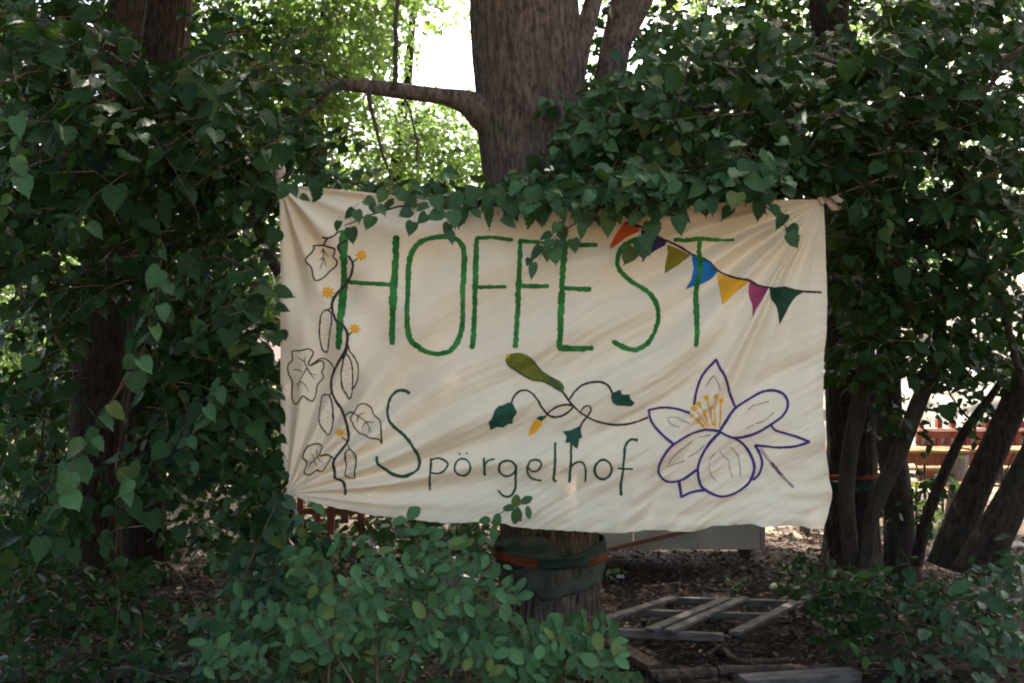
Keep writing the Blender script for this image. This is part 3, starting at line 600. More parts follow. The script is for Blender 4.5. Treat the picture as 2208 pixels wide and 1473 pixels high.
# far wood
fw = empty('tmp', (0, 0, 0), None, None)
fpz = Plant(fw, 'heart', 'far', 2, nobj=0)
for q in range(26):
    x = -22+q*1.9; 
    top = 6.5 if x < -3.4 else (4.2 if x < 1 else 6.5)
    if 6 < x < 14: continue
    fpz.cloud((x, 25+random.uniform(-1.5, 1.5), top*.45), (2.0, 1.4, top*.5), 150, .2, .9, 9, hollow=.3)
fpz.build(massname='far_woodland', filt=False)
for c_ in list(fw.children):
    c_.parent = None; tag(c_, 'mass of green woodland closing the view far behind everything', 'woodland', kind='stuff')
bpy.data.objects.remove(fw)

# ================================================================== SHRUBS
def shrub(name, loc, label, kind, mt, stems, regions, group=None, size=.05, lod=0, extra=None, **kw):
    t = empty(name, loc, label, 'shrub', group)
    pl = Plant(t, kind, mt, lod, nobj=kw.pop('nobj', 300))
    for (a, b_, Y, ta, tb, TY) in stems:
        p0 = P(a, b_, Y); p0 = Vector((p0.x, Y, max(.0, p0.z))); p1 = P(ta, tb, TY); mid = (p0+p1)/2+Vector((random.uniform(-.05, .05), 0, .12))
        jj = Vector((random.gauss(0, .035), random.gauss(0, .02), random.gauss(0, .02)))
        c = crom([tuple(p0), tuple(mid), tuple((mid+p1)/2+jj+Vector((0, 0, .03))), tuple(p1)], .05); m = len(c)
        MB().tube(c, [.004*(1-.6*q/m) for q in range(m)], 6).build('stem', M['twig'], t, True)
        if size > .06:
            for q in range(int(m*.45), m-1, 3):        # side twigs with paired leaves
                sd = Vector((random.choice((-1, 1))*random.uniform(.5, 1), random.uniform(-.6, .2), random.uniform(-.1, .6))).normalized(); w0 = Vector(c[q]); L3 = random.uniform(.09, .2)
                tp = [w0, w0+sd*L3*.5+Vector((0, 0, .01)), w0+sd*L3+Vector((0, 0, -.01))]; pl.tw.tube(tp, .0016, 4, False)
                for k3 in (.35, .65, .95):
                    for sg in (-1, 1):
                        if random.random() < .12: continue
                        sv = sd.cross(Vector((0, -1, .3))).normalized(); pl.add(w0+sd*L3*k3, (sd*.5+sv*sg+Vector((0, 0, -.1))).normalized(), (random.gauss(0, .35), -.8, .6), size*random.uniform(.6, 1.05))
        for q in range(int(m*.35), m):
            d = Vector(c[min(q+1, m-1)])-Vector(c[max(q-1, 0)]); side = d.cross(Vector((0, -1, .2))).normalized()
            for sg in (-1, 1):
                tt = (d.normalized()*.5+side*sg+Vector((0, 0, -.25))).normalized()
                pl.add(Vector(c[q]), tt, (random.gauss(0, .3), -.7, .7), size*random.uniform(.8, 1.2))
    for a in regions: pl.region(*a, **kw)
    if extra: extra(pl, t)
    pl.build(); return t
def sprig(pl, t):     # the sprig that rises over the lower hem
    c = crom([tuple(P(a, b_, 4.35)) for a, b_ in [(1005, 1270), (1030, 1205), (1050, 1150), (1062, 1122), (1085, 1103), (1110, 1092), (1130, 1086)]], .03)
    MB().tube(c, .0022, 6).build('stem', M['twig'], t, True)
    for x, y, s_, an in [(1098,1096,28,-75),(1112,1080,30,25+150),(1136,1079,30,110),(1139,1105,30,10),(1110,1112,36,-20),(1120,1108,34,20),(1072,1123,34,-5),(1046,1121,26,-100),(1066,1150,36,10),(1040,1165,26,-20),(1030,1200,32,60)]:
        a = R(an); wx = s_*.5*math.sin(a); wy = s_*.5*math.cos(a)
        pl.add(P(x-wx, y-wy, 4.34), (math.sin(a), -.1, -math.cos(a)), (random.gauss(0, .2), -1, .4), s_*4.34/F, True)
    # long arching shoot at lower right
    for pts in [[(1330, 1473), (1270, 1440), (1200, 1415), (1262, 1330), (1300, 1345), (1330, 1358)], [(1180, 1400), (1260, 1420), (1330, 1450), (1380, 1473)]]:
        c = crom([tuple(P(a, b_, 4.0)) for a, b_ in pts[2:] if True] if len(pts) > 4 else [tuple(P(a, b_, 4.0)) for a, b_ in pts], .028)
        MB().tube(c, .0018, 5).build('stem', M['twig'], t, True)
        for q in range(0, len(c)):
            for sg in (-1, 1):
                pl.add(Vector(c[q]), Vector((random.uniform(-.2, .3), -.2, sg*.8-.2)).normalized(), (random.gauss(0, .25), -.9, .5), random.uniform(.035, .055), True)
    c = crom([tuple(P(a, b_, 3.95)) for a, b_ in [(1030, 1285), (1070, 1300), (1110, 1345), (1148, 1390), (1180, 1420)]], .05)
    MB().tube(c, .0024, 6).build('stem', M['twig'], t, True)
SHOOTS = []
_r = random.Random(4)
while len(SHOOTS) < 36:
    tx = _r.uniform(430, 1330); top_ = float(np.interp(tx, [430, 560, 700, 800, 950, 1040, 1120, 1250, 1340], [1330, 1230, 1150, 1135, 1150, 1200, 1310, 1380, 1430]))
    top_ += _r.gauss(0, 22)+14
    ty = _r.uniform(top_, top_+170) if _r.random() < .6 else _r.uniform(top_, 1460); yy = _r.uniform(3.75, 4.65)
    SHOOTS.append((tx+_r.uniform(-110, 110)+(900-tx)*.25, 1500, yy+_r.uniform(-.1, .2), tx, ty, yy))
shrub('snowberry_shrub', P(850, 1500, 4.4)*1, 'bushy light green shrub with small oval leaves spreading in front of and below the banner', 'oval', 'oval',
      [(880, 1500, 4.4, 878, 1120, 4.4), (760, 1500, 4.4, 700, 1270, 4.3), (900, 1500, 4.3, 905, 1150, 4.3), (620, 1500, 4.3, 520, 1290, 4.2), (990, 1500, 4.3, 930, 1170, 4.3), (700, 1500, 4.2, 640, 1180, 4.2), (560, 1500, 4.3, 700, 1110, 4.45),
       (1000, 1500, 4.2, 1040, 1240, 4.2), (830, 1500, 4.2, 800, 1160, 4.25), (1050, 1500, 4.1, 1110, 1280, 4.1), (500, 1500, 4.2, 470, 1330, 4.1), (1200, 1500, 4.2, 1230, 1400, 4.2), (1250, 1500, 4.0, 1330, 1420, 4.0), (640, 1500, 4.6, 600, 1150, 4.6), (950, 1500, 4.6, 1000, 1180, 4.6)]+SHOOTS,
      [(880, 1320, 220, 110, 4.0, 4.7, 14, .075), (640, 1400, 180, 70, 3.9, 4.6, 12, .07), (850, 1440, 360, 45, 3.8, 4.5, 26, .07), (850, 1340, 320, 120, 4.7, 5.2, 20, .07), (1220, 1385, 90, 30, 4.2, 4.6, 6, .055), (1130, 1440, 150, 35, 3.9, 4.5, 10, .062)],
      length=.38, face=.95, nl=9, tw=.0022, size=.066, extra=sprig)
def climber(pl, t):
    for x, y, s_, an in [(605,1078,44,60),(622,1085,42,40),(588,1090,46,0),(575,1110,44,5),(600,1125,50,15),(570,1060,40,-10),(612,1130,38,-60),(585,1150,46,0),(560,1140,38,-10),(610,1160,40,-20),(640,1125,40,-50),(575,1040,34,30),(590,1060,36,-20),(632,1200,50,0),(640,1230,40,5)]:
        a = R(an); wx = s_*.5*math.sin(a); wy = s_*.5*math.cos(a)
        pl.add(P(x-wx, y-wy, 4.45), (math.sin(a), -.2, -math.cos(a)), (random.gauss(0, .2), -1, .3), s_*4.4/F, True)
shrub('climbing_shrub', P(560, 1500, 4.5), 'tall shrub with larger grey-green leaves reaching the lower left corner of the banner', 'oval', 'ivy',
      [(530, 1480, 4.5, 600, 1090, 4.45), (545, 1480, 4.5, 560, 1180, 4.5), (560, 1480, 4.55, 650, 1200, 4.5)], [(600, 1120, 50, 60, 4.4, 4.7, 8, .075), (560, 1240, 60, 60, 4.4, 4.8, 10, .07)], length=.35, face=.8, size=.075, extra=climber)
shrub('undergrowth_shrub', P(180, 1500, 4.6), 'dark broad-leaved shrub filling the lower left corner', 'oval', 'linden_dim',
      [(100, 1500, 4.5, 150, 1210, 4.6), (250, 1500, 4.6, 250, 1240, 4.7), (340, 1500, 4.6, 300, 1280, 4.6), (60, 1480, 4.5, 30, 1260, 4.5)],
      [(120, 1270, 160, 60, 4.2, 5.2, 42, .075), (200, 1370, 230, 90, 4.1, 5.2, 60, .07), (90, 1440, 120, 40, 4.0, 4.8, 20, .065), (400, 1330, 80, 60, 4.6, 5.4, 12, .06), (300, 1240, 60, 40, 4.3, 5, 8, .07)], length=.35, face=.45, tw=.002)
shrub('maple_seedling', P(480, 1500, 4.1), 'pale grey-green lobed-leaf plant low at the left foot of the snowberry shrub', 'lobed', 'ivy',
      [], [(510, 1410, 80, 60, 3.9, 4.3, 14, .06), (470, 1360, 50, 30, 4, 4.3, 5, .06), (330, 1420, 60, 30, 4.2, 4.5, 5, .06), (590, 1450, 70, 30, 3.8, 4.1, 8, .055)], length=.25, face=.7, size=.05, nl=7)
shrub('bramble_shrub', P(1880, 1500, 5.0), 'low shrub with pointed leaves round the foot of the forked tree', 'oval', 'linden_dim',
      [(1800, 1420, 5.2, 1760, 1240, 5.3), (1900, 1420, 5.2, 1900, 1230, 5.3), (1950, 1480, 5, 2010, 1260, 5.1), (1840, 1480, 5, 1870, 1330, 5)],
      [(1800, 1280, 90, 60, 5.0, 5.7, 15, .09), (1900, 1250, 110, 50, 5.0, 5.7, 16, .09), (1860, 1340, 100, 40, 4.8, 5.4, 9, .085), (1720, 1220, 60, 40, 6.2, 6.8, 12, .065), (1690, 1180, 40, 20, 6.8, 7.4, 6, .05)], length=.35, face=.4, tw=.002)
shrub('creeping_shrub', P(2100, 1500, 4.7), 'spreading shrub with a few shiny pale leaves in the lower right corner', 'oval', 'ivy',
      [(2050, 1480, 4.8, 2000, 1300, 5), (2150, 1480, 4.8, 2180, 1240, 5)],
      [(2080, 1270, 130, 50, 4.8, 5.5, 20, .095), (2120, 1350, 110, 50, 4.5, 5.2, 14, .09), (2170, 1220, 60, 50, 5.0, 5.6, 9, .09), (1960, 1440, 70, 25, 4.5, 5, 5, .08), (2150, 1440, 60, 25, 4.4, 4.8, 4, .08)], length=.35, face=.4, tw=.002)
shrub('back_shrub', P(420, 1200, 7.6), 'dim green undergrowth between the left trunks and the slatted bench', 'heart', 'linden_dim', [],
      [(430, 1110, 130, 70, 6.6, 8.6, 50, .085), (80, 1120, 110, 90, 6.8, 8.6, 40, .085), (660, 1120, 110, 45, 8.2, 9.6, 40, .085)], length=.4, face=.3, lod=1, nobj=100)
shrub('back_shrub', P(900, 1200, 7.8), 'dim green undergrowth between the slatted bench and the thick linden', 'heart', 'linden_dim', [],
      [(880, 1140, 160, 40, 7.4, 9.4, 70, .085), (1020, 1170, 60, 50, 6.6, 8, 14, .08)], length=.4, face=.3, lod=1, nobj=100)
shrub('low_seedling', P(1575, 1270, 6.5), 'tiny green seedling growing behind the wooden slat frame', 'oval', 'oval', [], [], nobj=20, size=.04,
      extra=lambda pl, t: [pl.spray(P(1575+q*6, 1272, 6.6), (random.uniform(-.6, .8), -.2, .5), .1, .045, 5) for q in range(3)] and [pl.force.append(l) for l in pl.L] and pl.L.clear())
shrub('low_seedling', P(1313, 1240, 5.2), 'little bright green sprig beside the felt wrapping of the big trunk', 'oval', 'oval', [], [], nobj=20, size=.04,
      extra=lambda pl, t: [pl.spray(P(1296, 1235+q*10, 5.2), (.8, -.2, .5), .1, .045, 5) for q in range(2)] and [pl.force.append(l) for l in pl.L] and pl.L.clear())
shrub('hedge_shrub', P(1985, 1150, 8.2), 'small sunlit leafy shrub between the grey trunk and the slanting trunks', 'heart', 'far', [], [(1995, 1060, 70, 60, 7.6, 8.4, 22, .07), (2010, 1130, 50, 30, 7.4, 8, 8, .07)], length=.35, face=.3, lod=1, nobj=80)
# bare twigs
for nm, pts, Y, r_, lb in [('bare_twig', [(330, 1210), (350, 1215), (362, 1212), (385, 1235), (410, 1280), (440, 1340)], 4.3, .004, 'grey bent bare twig arching out of the dark left shrubs'),
                           ('bare_twig', [(1290, 1245), (1305, 1290), (1322, 1330), (1345, 1380), (1352, 1400)], 4.6, .003, 'thin reddish bare twig slanting beside the foot of the big trunk'),
                           ('bare_twig', [(248, 1200), (255, 1120), (262, 1060), (258, 1000)], 4.6, .003, 'thin upright bare twig in front of the dark left trunk'),
                           ('bare_twig', [(500, 1310), (540, 1210), (575, 1130), (592, 1095)], 4.25, .0028, 'long pale bare twig slanting up to the lower left banner corner')]:
    c = crom([tuple(P(a, b_, Y)) for a, b_ in pts], .04)
    tag(MB().tube(c, [r_*(1-.5*q/len(c)) for q in range(len(c))], 6).build(nm, M['twig'], None, True), lb, 'twig')

# ================================================================== BANNER
KX = BANY/F
TR, BL_, TL = np.array([1776., 430.]), np.array([622., 1063.]), np.array([603., 400.])
def folds(px, py, c, th0, spec):
    dx, dy = px-c[0], py-c[1]; r = np.hypot(dx, dy)+1e-6; th = np.degrees(np.arctan2(dy, dx)); d = (th-th0+180) % 360-180
    out = np.zeros_like(px)
    for a, wd, amp, Rr in spec:
        f = r/(1+(r/Rr)**2.2); out += 2.7*amp*f*math.radians(wd)*np.exp(-((d-a-1.5*np.sin(r/90.))/wd)**2)
    return out
_ph = np.random.default_rng(5).uniform(0, 6.28, 40)
def disp(px, py):
    """how far the cloth stands out towards the viewer, in photo pixels at its own distance"""
    px = np.asarray(px, float); py = np.asarray(py, float)
    u = np.clip((px-604)/1172, 0, 1); v = np.clip((py-430)/700, 0, 1)
    d = 26*np.sin(np.pi*u)*np.sin(np.pi*v*.9)*(.5+.5*v)+10*np.sin(2.2*np.pi*u+1)*v
    # pulled folds from the three tied corners (direction 0 = into the cloth along the top / bottom edge)
    d += folds(px, py, TR, 180, [(-3, 1.9, .62, 330), (-8.5, 2.3, -.5, 280), (-14, 2.4, .7, 300), (-22, 3.0, -.55, 360), (-29, 3, .6, 300), (-37, 3.4, -.6, 420), (-45, 3, .6, 300), (-52, 2.4, -.5, 300), (-58.5, 1.7, .9, 430), (-62.5, 1.5, -.9, 430), (-67, 2.2, .5, 330), (-74, 3.2, -.3, 260), (-83, 3, .35, 260)])
    d += folds(px, py, BL_, 0, [(5, 2.2, .5, 200), (-1, 2.5, -.5, 260), (-7, 2.4, .75, 330), (-13, 2.8, -.6, 360), (-20, 2.7, .75, 330), (-27, 3.2, -.65, 300), (-35, 3.2, .75, 240), (-43, 3.4, -.7, 220), (-51, 3.4, .8, 200), (-59, 3.2, -.7, 190), (-67, 3.0, .75, 180), (-75, 3, -.7, 180), (-83, 3, .6, 160), (-90, 3, -.4, 160)])
    d += folds(px, py, TL, 0, [(4, 2.5, .5, 260), (10, 3.5, -.45, 260), (20, 5, .35, 200), (45, 7, .6, 130), (58, 5, -.6, 150), (68, 3.6, .6, 160), (77, 3.5, -.5, 170), (86, 3, .4, 160)])
    # slanting drape between the tied corners, fading into crumple to the lower right
    al = math.radians(-29); s = -px*math.sin(al)+py*math.cos(al); t = px*math.cos(al)+py*math.sin(al)
    s2 = s+9*np.sin(t/150+1)+5*np.sin(t/61+s/90)
    env = np.clip((py-520)/260, 0, 1)*np.clip((px-760)/260, 0, 1)
    w_ = 0
    for k, (wl, am) in enumerate([(97, 3.3), (61, 2.3), (41, 1.7), (27, 1.2), (17, .7)]):
        w_ = w_+am*np.sin(2*np.pi*s2/wl+_ph[k]+.8*np.sin(t/(wl*2.1)+_ph[k+5]))*(.55+.45*np.sin(t/(wl*3.3)+_ph[k+10]))
    d += w_*env
    # lower hem : wrinkles running nearly level
    env2 = np.clip((py-960)/130, 0, 1)*np.clip((px-1250)/300, 0, 1)
    al = math.radians(-9); s = -px*math.sin(al)+py*math.cos(al); t = px*math.cos(al)+py*math.sin(al)
    d += env2*(2.6*np.sin(s/8.3+1.2*np.sin(t/55))*np.sin(t/83+1)+1.7*np.sin(s/5.1+1.6*np.sin(t/37)+2)*np.sin(t/47))
    # soft old creases all over the cloth
    d += .9*np.sin(px/31+1.3*np.sin(py/47))*np.sin(py/43+1.1*np.sin(px/59))+.45*np.sin(px/13.3+1.7*np.sin(py/29))*np.sin(py/15.1+1.3*np.sin(px/23))
    # slight folds near left edge
    d += 3*np.sin((px-604)/9.)*np.exp(-(px-604)/45)*np.exp(-((py-700)/210)**2)
    return d
def cloth(px, py, off=0.0):
    Yd = BANY-disp(px, py)*KX-off
    q = PA(px, py, BANY); q[..., 1] = Yd          # orthogonal push-out keeps the cloth's own outline
    return q
ban = empty('painted_banner', (0, BANY, .8), 'cream cotton sheet banner painted HOFFEST Spörgelhof with vegetables and bunting', 'banner')
def ptan(poly, n, axis):
    p = np.array(poly, float); 
    t = (p[:, axis]-p[0, axis])/(p[-1, axis]-p[0, axis]) if axis == 0 else np.concatenate([[0], np.cumsum(np.hypot(*np.diff(p, axis=0).T))])
    if axis: t = t/t[-1]
    c = crom(poly, 3); tc_ = (c[:, axis]-c[0, axis])/(c[-1, axis]-c[0, axis]) if axis == 0 else None
    if axis == 1: tc_ = np.concatenate([[0], np.cumsum(np.hypot(*np.diff(c, axis=0).T))]); tc_ /= tc_[-1]
    u = np.linspace(0, 1, n); return np.stack([np.interp(u, tc_, c[:, 0]), np.interp(u, tc_, c[:, 1])], -1)
NU, NV = 560, 340
T_, B_, L_, R_ = ptan(TOP, NU, 0), ptan(BOT, NU, 0), ptan(LEFT, NV, 1), ptan(RIGHT, NV, 1)
B_[:, 1] += .8*np.sin(np.arange(NU)/2.3)*np.sin(np.arange(NU)/11.)
u = np.linspace(0, 1, NU)[None, :, None]; v = np.linspace(0, 1, NV)[:, None, None]
C = (1-v)*T_[None]+v*B_[None]+(1-u)*L_[:, None]+u*R_[:, None]-((1-u)*(1-v)*T_[0]+u*(1-v)*T_[-1]+(1-u)*v*B_[0]+u*v*B_[-1])
W = cloth(C[..., 0], C[..., 1]).reshape(-1, 3)
i, j = np.meshgrid(np.arange(NU-1), np.arange(NV-1)); a = (j*NU+i).ravel()
cm = bpy.data.materials.new('unbleached_cotton'); cm.use_nodes = True; N = cm.node_tree.nodes; L = cm.node_tree.links
b = N['Principled BSDF']; b.inputs['Roughness'].default_value = .95; b.inputs['Specular IOR Level'].default_value = .1; b.inputs['Sheen Weight'].default_value = .15
tc = N.new('ShaderNodeTexCoord')
cn = _n = N.new('ShaderNodeTexNoise'); cn.inputs['Scale'].default_value = 3.5; cn.inputs['Detail'].default_value = 6; L.new(tc.outputs['Object'], cn.inputs['Vector'])
cr = N.new('ShaderNodeValToRGB'); cr.color_ramp.elements[0].position = .3; cr.color_ramp.elements[1].position = .7
cr.color_ramp.elements[0].color = (.79, .70, .50, 1); cr.color_ramp.elements[1].color = (.85, .77, .56, 1); L.new(cn.outputs[0], cr.inputs[0]); L.new(cr.outputs[0], b.inputs['Base Color'])
mr_ = N.new('ShaderNodeMapping'); mr_.inputs['Rotation'].default_value = (0, R(27), 0); L.new(tc.outputs['Object'], mr_.inputs[0]); mp = N.new('ShaderNodeMapping'); mp.inputs['Scale'].default_value = (3.2, 3, 12); L.new(mr_.outputs[0], mp.inputs[0])
n1 = N.new('ShaderNodeTexNoise'); n1.inputs['Scale'].default_value = 2.3; n1.inputs['Detail'].default_value = 7; n1.inputs['Distortion'].default_value = .6; L.new(mp.outputs[0], n1.inputs['Vector'])
n2 = N.new('ShaderNodeTexNoise'); n2.inputs['Scale'].default_value = 260; n2.inputs['Detail'].default_value = 2; L.new(tc.outputs['Object'], n2.inputs['Vector'])
b1 = N.new('ShaderNodeBump'); b1.inputs['Strength'].default_value = .55; b1.inputs['Distance'].default_value = .014; L.new(n1.outputs[0], b1.inputs['Height'])
b2 = N.new('ShaderNodeBump'); b2.inputs['Strength'].default_value = .25; b2.inputs['Distance'].default_value = .0015; L.new(n2.outputs[0], b2.inputs['Height']); L.new(b1.outputs[0], b2.inputs['Normal'])
L.new(b2.outputs[0], b.inputs['Normal'])
tr = N.new('ShaderNodeBsdfTranslucent'); tr.inputs[0].default_value = (.75, .5, .33, 1); ms = N.new('ShaderNodeMixShader'); ms.inputs[0].default_value = .14
L.new(b.outputs[0], ms.inputs[1]); L.new(tr.outputs[0], ms.inputs[2]); L.new(ms.outputs[0], N['Material Output'].inputs['Surface'])
link('cloth', np_mesh('cloth', W, np.stack([a, a+1, a+1+NU, a+NU], -1), mats=[cm]), ban)

def paint_mat(name, c, c2):
    return mat(name, c, .8, .15, c2, 14, .25, 220, rng_=(.3, .7))
PM = {'green': paint_mat('green_paint', (.014, .105, .018), (.050, .23, .050)), 'dkgreen': paint_mat('dark_green_paint', (.022, .055, .028), (.035, .10, .055)),
      'brown': paint_mat('dark_brown_paint', (.035, .026, .022), (.062, .045, .035)), 'olive': paint_mat('olive_line_paint', (.10, .085, .02), (.06, .05, .02)),
      'yellow': paint_mat('yellow_paint', (.72, .33, .02), (.80, .42, .04)), 'purple': paint_mat('purple_paint', (.055, .022, .12), (.085, .045, .19)),
      'thinpurple': paint_mat('thin_purple_paint', (.14, .07, .13), (.22, .13, .17)), 'red': paint_mat('orange_red_paint', (.52, .075, .02), (.62, .11, .03)),
      'navy': paint_mat('navy_paint', (.028, .028, .07), (.045, .04, .10)), 'oliveflag': paint_mat('olive_flag_paint', (.21, .17, .012), (.14, .13, .02)),
      'blue': paint_mat('blue_paint', (.01, .13, .38), (.02, .19, .48)), 'magenta': paint_mat('magenta_paint', (.28, .04, .10), (.36, .07, .15)),
      'forest': paint_mat('forest_green_paint', (.012, .045, .022), (.022, .065, .035)), 'leafpaint': paint_mat('leaf_green_paint', (.015, .06, .038), (.03, .095, .06)),
      'zuc': paint_mat('zucchini_paint', (.24, .22, .02), (.16, .17, .018)), 'zucline': paint_mat('zucchini_stripe_paint', (.04, .07, .02), (.06, .10, .03))}
class Paint:
    def __init__(s): s.V = []; s.F = []; s.n = 0; s.tris = []
    def stroke(s, pts, wd, closed=False, rag=.18, off=.0022, taper=False):
        c = crom(pts, 2.5, closed); c = c if len(c) > 4 else crom([c[0], c[-1]], np.linalg.norm(c[-1]-c[0])/4.2); m = len(c)
        if closed: c = np.concatenate([c, c[:1]]); m += 1
        t = np.gradient(c, axis=0)
        if closed: t[0] = t[-1] = c[1]-c[-2]
        t /= np.linalg.norm(t, axis=1)[:, None]+1e-9; nn = np.stack([-t[:, 1], t[:, 0]], -1)
        r1 = rng.normal(0, 1, m); r2 = rng.normal(0, 1, m); k = np.array([.25, .5, .25]); r1 = np.convolve(r1, k, 'same'); r2 = np.convolve(r2, k, 'same')
        lf = 1+.10*np.sin(np.arange(m)*.11+rng.uniform(0, 6))
        wd = wd*1.12 if rag else wd; w1 = wd/2*(lf+rag*r1); w2 = wd/2*(lf+rag*r2)
        if taper: e = np.linspace(1, .35, m); w1 *= e; w2 *= e
        if closed: w1[-1] = w1[0]; w2[-1] = w2[0]
        rows = [c-nn*w1[:, None], c-nn*w1[:, None]*.33, c+nn*w2[:, None]*.33, c+nn*w2[:, None]]
        if not closed and wd > 2.5:     # rounded brush ends
            def capend(cc, tt, sgn): return [(cc+tt*sgn*wd*.30)+(q-cc)*.62 for q in ()]
            h0 = [c[0]-t[0]*wd*.28+(r_[0]-c[0])*.6 for r_ in rows]; h1 = [c[-1]+t[-1]*wd*.28+(r_[-1]-c[-1])*.6 for r_ in rows]
            rows = [np.concatenate([[h0[q]], rows[q], [h1[q]]]) for q in range(4)]; m += 2
        g = np.stack(rows, 1).reshape(-1, 2); s.V.append(cloth(g[:, 0], g[:, 1], off))
        i, j = np.meshgrid(np.arange(3), np.arange(m-1)); a = (j*4+i).ravel()+s.n
        s.F.append(np.stack([a, a+4, a+5, a+1], -1)); s.n += len(g); return s
    def fill(s, pts, off=.0018, smooth=True, closed=True, rag=.5):
        c = crom(pts, 5, True) if smooth else np.concatenate([crom([pts[q], pts[(q+1) % len(pts)]], 5)[:-1] for q in range(len(pts))])
        c = c+rng.normal(0, rag*.35, c.shape)
        lo, hi = c.min(0), c.max(0); X_, Y_ = np.meshgrid(np.arange(lo[0]+2, hi[0], 4.), np.arange(lo[1]+2, hi[1], 4.)); g = np.stack([X_.ravel(), Y_.ravel()], -1)
        ins = inpoly(g[:, 0], g[:, 1], c); g = g[ins]
        if len(g): g = g[np.array([np.min(np.hypot(*(c-q).T)) > 1.6 for q in g])]
        allp = [Vector(q) for q in c]+[Vector(q) for q in g]; k = len(c)
        vv, _, ff, *_r = delaunay_2d_cdt(allp, [], [list(range(k))], 1, 1e-4)
        vv = np.array([tuple(q) for q in vv]); s.V.append(cloth(vv[:, 0], vv[:, 1], off))
        s.tris += [tuple(x+s.n for x in reversed(f)) for f in ff]; s.n += len(vv); return s
    def disc(s, x, y, r, off=.0026): return s.fill([(x+r*math.cos(a), y+r*math.sin(a)) for a in np.linspace(0, 2*np.pi, 9)[:-1]], off)
    def build(s, name, m, label=None, parent=None):
        V = np.concatenate(s.V); F_ = [tuple(int(x) for x in q) for q in (np.concatenate(s.F) if s.F else [])]+s.tris
        me = bpy.data.meshes.new(name); me.from_pydata(V.tolist(), [], F_); me.update(); me.polygons.foreach_set('use_smooth', [True]*len(me.polygons))
        o = link(name, me, ban if parent is None else parent, PM[m])
        return tag(o, label)
def Zc(o, s): return lambda *p: [(o[0]+x/s, o[1]+y/s) for x, y in p]
z1, z2, z3, z4, z5, z6 = Zc((590, 340), 4.093), Zc((590, 700), 3.683), Zc((980, 380), 3.876), Zc((1380, 380), 3.877), Zc((1000, 740), 4.09), Zc((1360, 740), 3.507)
# --- hems
def hem(pts, wd): return Paint().stroke(pts, wd, rag=0, off=.0012)
for pts, wd in (([(p[0]-6, p[1]) for p in RIGHT[:-1]], 9), ([(p[0], p[1]-5) for p in BOT[3:-1]], 8), ([(p[0], p[1]+6) for p in TOP[:-1]], 9)):
    h = hem(pts, wd); V_ = np.concatenate(h.V); me = np_mesh('hem', V_, np.concatenate(h.F), mats=[cm]); link('hem', me, ban)
# --- HOFFEST
g = 'green'
Paint().stroke([(742, 501), (743, 545), (741, 610), (737, 680), (733, 750)], 14).stroke([(856, 514), (853, 584), (850, 633), (848, 694), (847, 740)], 13).stroke([(746, 607), (775, 611), (798, 613), (850, 615)], 8.5, off=.0024).build('letter', g, 'green letter H')
Paint().stroke([(956, 511), (981, 515), (997, 530), (1002, 561), (999, 625), (998, 690), (991, 727), (973, 755), (946, 763), (916, 757), (891, 738), (882, 712), (880, 660), (881, 600), (883, 565), (892, 540), (914, 520)], 10, True).build('letter', g, 'green letter O')
Paint().stroke([(1028, 517), (1026, 586), (1024, 664), (1019, 750)], 10).stroke([(1028, 514), (1060, 513), (1104, 518)], 8, off=.0024).stroke([(1030, 620), (1060, 620), (1090, 619)], 7, off=.0024).build('letter', g, 'first green letter F')
Paint().stroke([(1122, 521), (1119, 599), (1116, 677), (1111, 748)], 10).stroke([(1121, 520), (1145, 521), (1185, 524)], 8, off=.0024).stroke([(1120, 616), (1150, 618), (1181, 618)], 8, off=.0024).build('letter', g, 'second green letter F')
Paint().stroke([(1219, 524), (1213, 586), (1210, 651), (1206, 749)], 12).stroke([(1214, 523), (1250, 527), (1286, 528)], 9, off=.0024).stroke([(1217, 622), (1245, 624), (1272, 624)], 9, off=.0024).stroke([(1205, 751), (1240, 752), (1276, 751)], 10.5, off=.0024).build('letter', g, 'green letter E')
Paint().stroke([(1402, 524), (1382, 517), (1362, 521), (1341, 535), (1330, 558), (1333, 579), (1349, 597), (1375, 615), (1395, 629), (1411, 653), (1420, 684), (1413, 713), (1398, 738), (1382, 750), (1367, 754), (1346, 749), (1322, 737)], 9).build('letter', g, 'green letter S')
Paint().stroke([(1510, 519), (1510, 560), (1504, 612), (1501, 664), (1497, 715), (1495.5, 746)], 9.5, off=.0030).stroke([(1452, 519), (1480, 519), (1509, 515), (1545, 516), (1582, 517)], 7, off=.0034).build('letter', g, 'green letter T')
# --- Spörgelhof
d = 'dkgreen'
Paint().stroke(z2((1080, 545), (1040, 525), (980, 530), (930, 580), (910, 650), (920, 730), (970, 810), (1040, 880), (1110, 950), (1150, 1030), (1160, 1110), (1130, 1160), (1050, 1195), (970, 1190), (900, 1150), (850, 1100), (828, 1045)), 5.8).build('letter', d, 'tall dark green letter S')
Paint().stroke(z2((1250, 1065), (1250, 1170), (1242, 1250), (1240, 1315)), 4).stroke(z2((1250, 1075), (1310, 1060), (1370, 1085), (1385, 1115), (1350, 1160), (1300, 1175), (1255, 1168)), 3.8, off=.0024).build('letter', d, 'small letter p')
Paint().stroke([(998+17*math.cos(q), 1007+18.5*math.sin(q)) for q in np.linspace(0, 6.283, 11)[:-1]], 3.8, True).disc(990.5, 979, 2.4).disc(1006.6, 978, 2.2).build('letter', d, 'small letter ö')
Paint().stroke(z5((180, 1012), (182, 1090), (183, 1165)), 4.6).stroke(z5((183, 1085), (210, 1038), (268, 1018)), 3.6, off=.0024).build('letter', d, 'small letter r')
